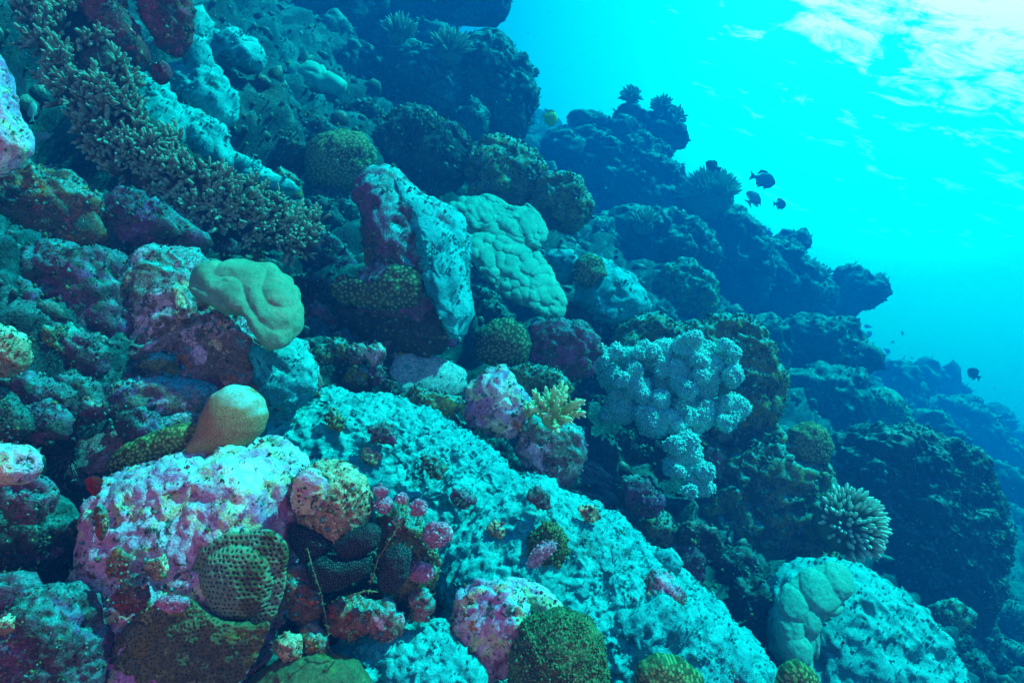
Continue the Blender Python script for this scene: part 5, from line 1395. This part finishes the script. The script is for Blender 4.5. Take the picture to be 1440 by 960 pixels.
def strand(label, pts, d, w, mat='tuft'):
    k = d / F
    h = holder('algae_strand', pts[0][0], pts[0][1], d, label, 'algae')
    c0 = P(pts[0][0], pts[0][1], d)
    q = [P(x, y, d + z) - c0 for x, y, z in pts]
    sp = [(q[i], q[i + 1], w * k, w * k * .95, 0, 0) for i in range(len(q) - 1)]
    new_obj('stem', tube_mesh('stem', sp, 5), M[mat], parent=h)
    rg = random.Random(int(pts[0][0]))
    fz = []
    for i in range(len(q) - 1):
        for _ in range(9):
            b = q[i] + (q[i + 1] - q[i]) * rg.random()
            fz.append((b, b + unit([rg.uniform(-1, 1), rg.uniform(-1, 1), rg.uniform(-.3, 1)]) * 4 * k * rg.uniform(.4, 1.2), .6 * k, .4 * k, 0, 1))
    o = new_obj('fuzz', tube_mesh('fuzz', fz, 4), M[mat], parent=h)
    o['kind'] = 'stuff'
strand('thin tan strand crossing diagonally between the pink tufts and black sponge', [(575, 700, -.12), (566, 730, -.14), (548, 760, -.15), (532, 785, -.15), (520, 822, -.14)], .93, .8)
strand('thin drooping strand hanging left of the long black sponge', [(432, 770, -.09), (440, 800, -.10), (452, 835, -.10), (458, 870, -.09), (462, 892, -.07)], .90, .8)
strand('short tan strand lying over the orange rubble', [(520, 845, -.07), (508, 865, -.08), (498, 885, -.08), (490, 900, -.06)], .90, 1.0)
strand('short curled strand in the mouth of the dark hollow', [(485, 842, -.08), (500, 835, -.09), (515, 830, -.09), (532, 832, -.08)], .92, 1.2)

# ------------------------------------------------------------------ loose rubble and turf on the slope
def scatter_rubble():
    rg = np.random.default_rng(5)
    D, Q0 = cubesphere(2)
    Vs, Qs = [], []
    off = 0
    nr, na = 460, 520
    Vg = SLOPE.reshape(nr, na, 3)
    for _ in range(3600):
        i = int(rg.integers(150, 410)); j = int(rg.integers(30, 490))
        c = Vg[i, j]
        dist = np.linalg.norm(c)
        s = (0.006 + 0.016 * rg.random() ** 2) * (dist / 1.2) ** .8
        v = D * s * (1 + rg.uniform(-.35, .35, (len(D), 1))) * rg.uniform(.6, 1.3, 3)
        Vs.append(v + c)
        Qs.append(Q0 + off)
        off += len(D)
    o = new_obj('coral_rubble', mesh_from('coral_rubble', np.concatenate(Vs), np.concatenate(Qs)), M['darkrock'])
    TRIS[0] += sum(len(q) for q in Qs) * 2
    tag(o, 'small broken coral pieces scattered over the slope', 'rubble', kind='stuff')
scatter_rubble()
def slope_growth():
    rg = np.random.default_rng(9)
    nr, na = 460, 520
    Vg = SLOPE.reshape(nr, na, 3)
    i = rg.integers(110, 395, 38000); j = rg.integers(25, 495, 38000)
    B = Vg[i, j]
    a = Vg[i + 1, j] - B; b = Vg[i, j + 1] - B
    N = np.cross(b, a); N /= np.linalg.norm(N, axis=1)[:, None] + 1e-9
    up = R @ NPL
    N = N * np.sign(N @ up)[:, None]
    k = np.linalg.norm(B, axis=1) / F
    keep = vnoise(B / .25, 4) > -.15
    o = new_obj('turf', growth_mesh('turf', B[keep], N[keep], k[keep], rg, (1.2, 4.0), (3, 8), .4, up), M['g_dark'])
    tag(o, 'low turf and nodules growing over the slope between the rocks', 'turf', kind='stuff')
slope_growth()
def drifting_specks():
    rg = np.random.default_rng(12)
    n = 260
    d = rg.uniform(.6, 4.5, n)
    px, py = rg.uniform(0, 1440, n), rg.uniform(0, 960, n)
    B = np.stack([(px - 720) / F * d, (480 - py) / F * d, -d], 1)
    keep = -(B @ NPL) < HCAM - .35
    B = B[keep]
    o = new_obj('drifting_specks', growth_mesh('drifting_specks', B @ R.T, np.zeros_like(B), d[keep] / F, rg, (.5, 1.2), (1, 2), 1.0), M['g_soft'])
    tag(o, 'tiny pale specks drifting in the water', 'specks', kind='stuff')
drifting_specks()
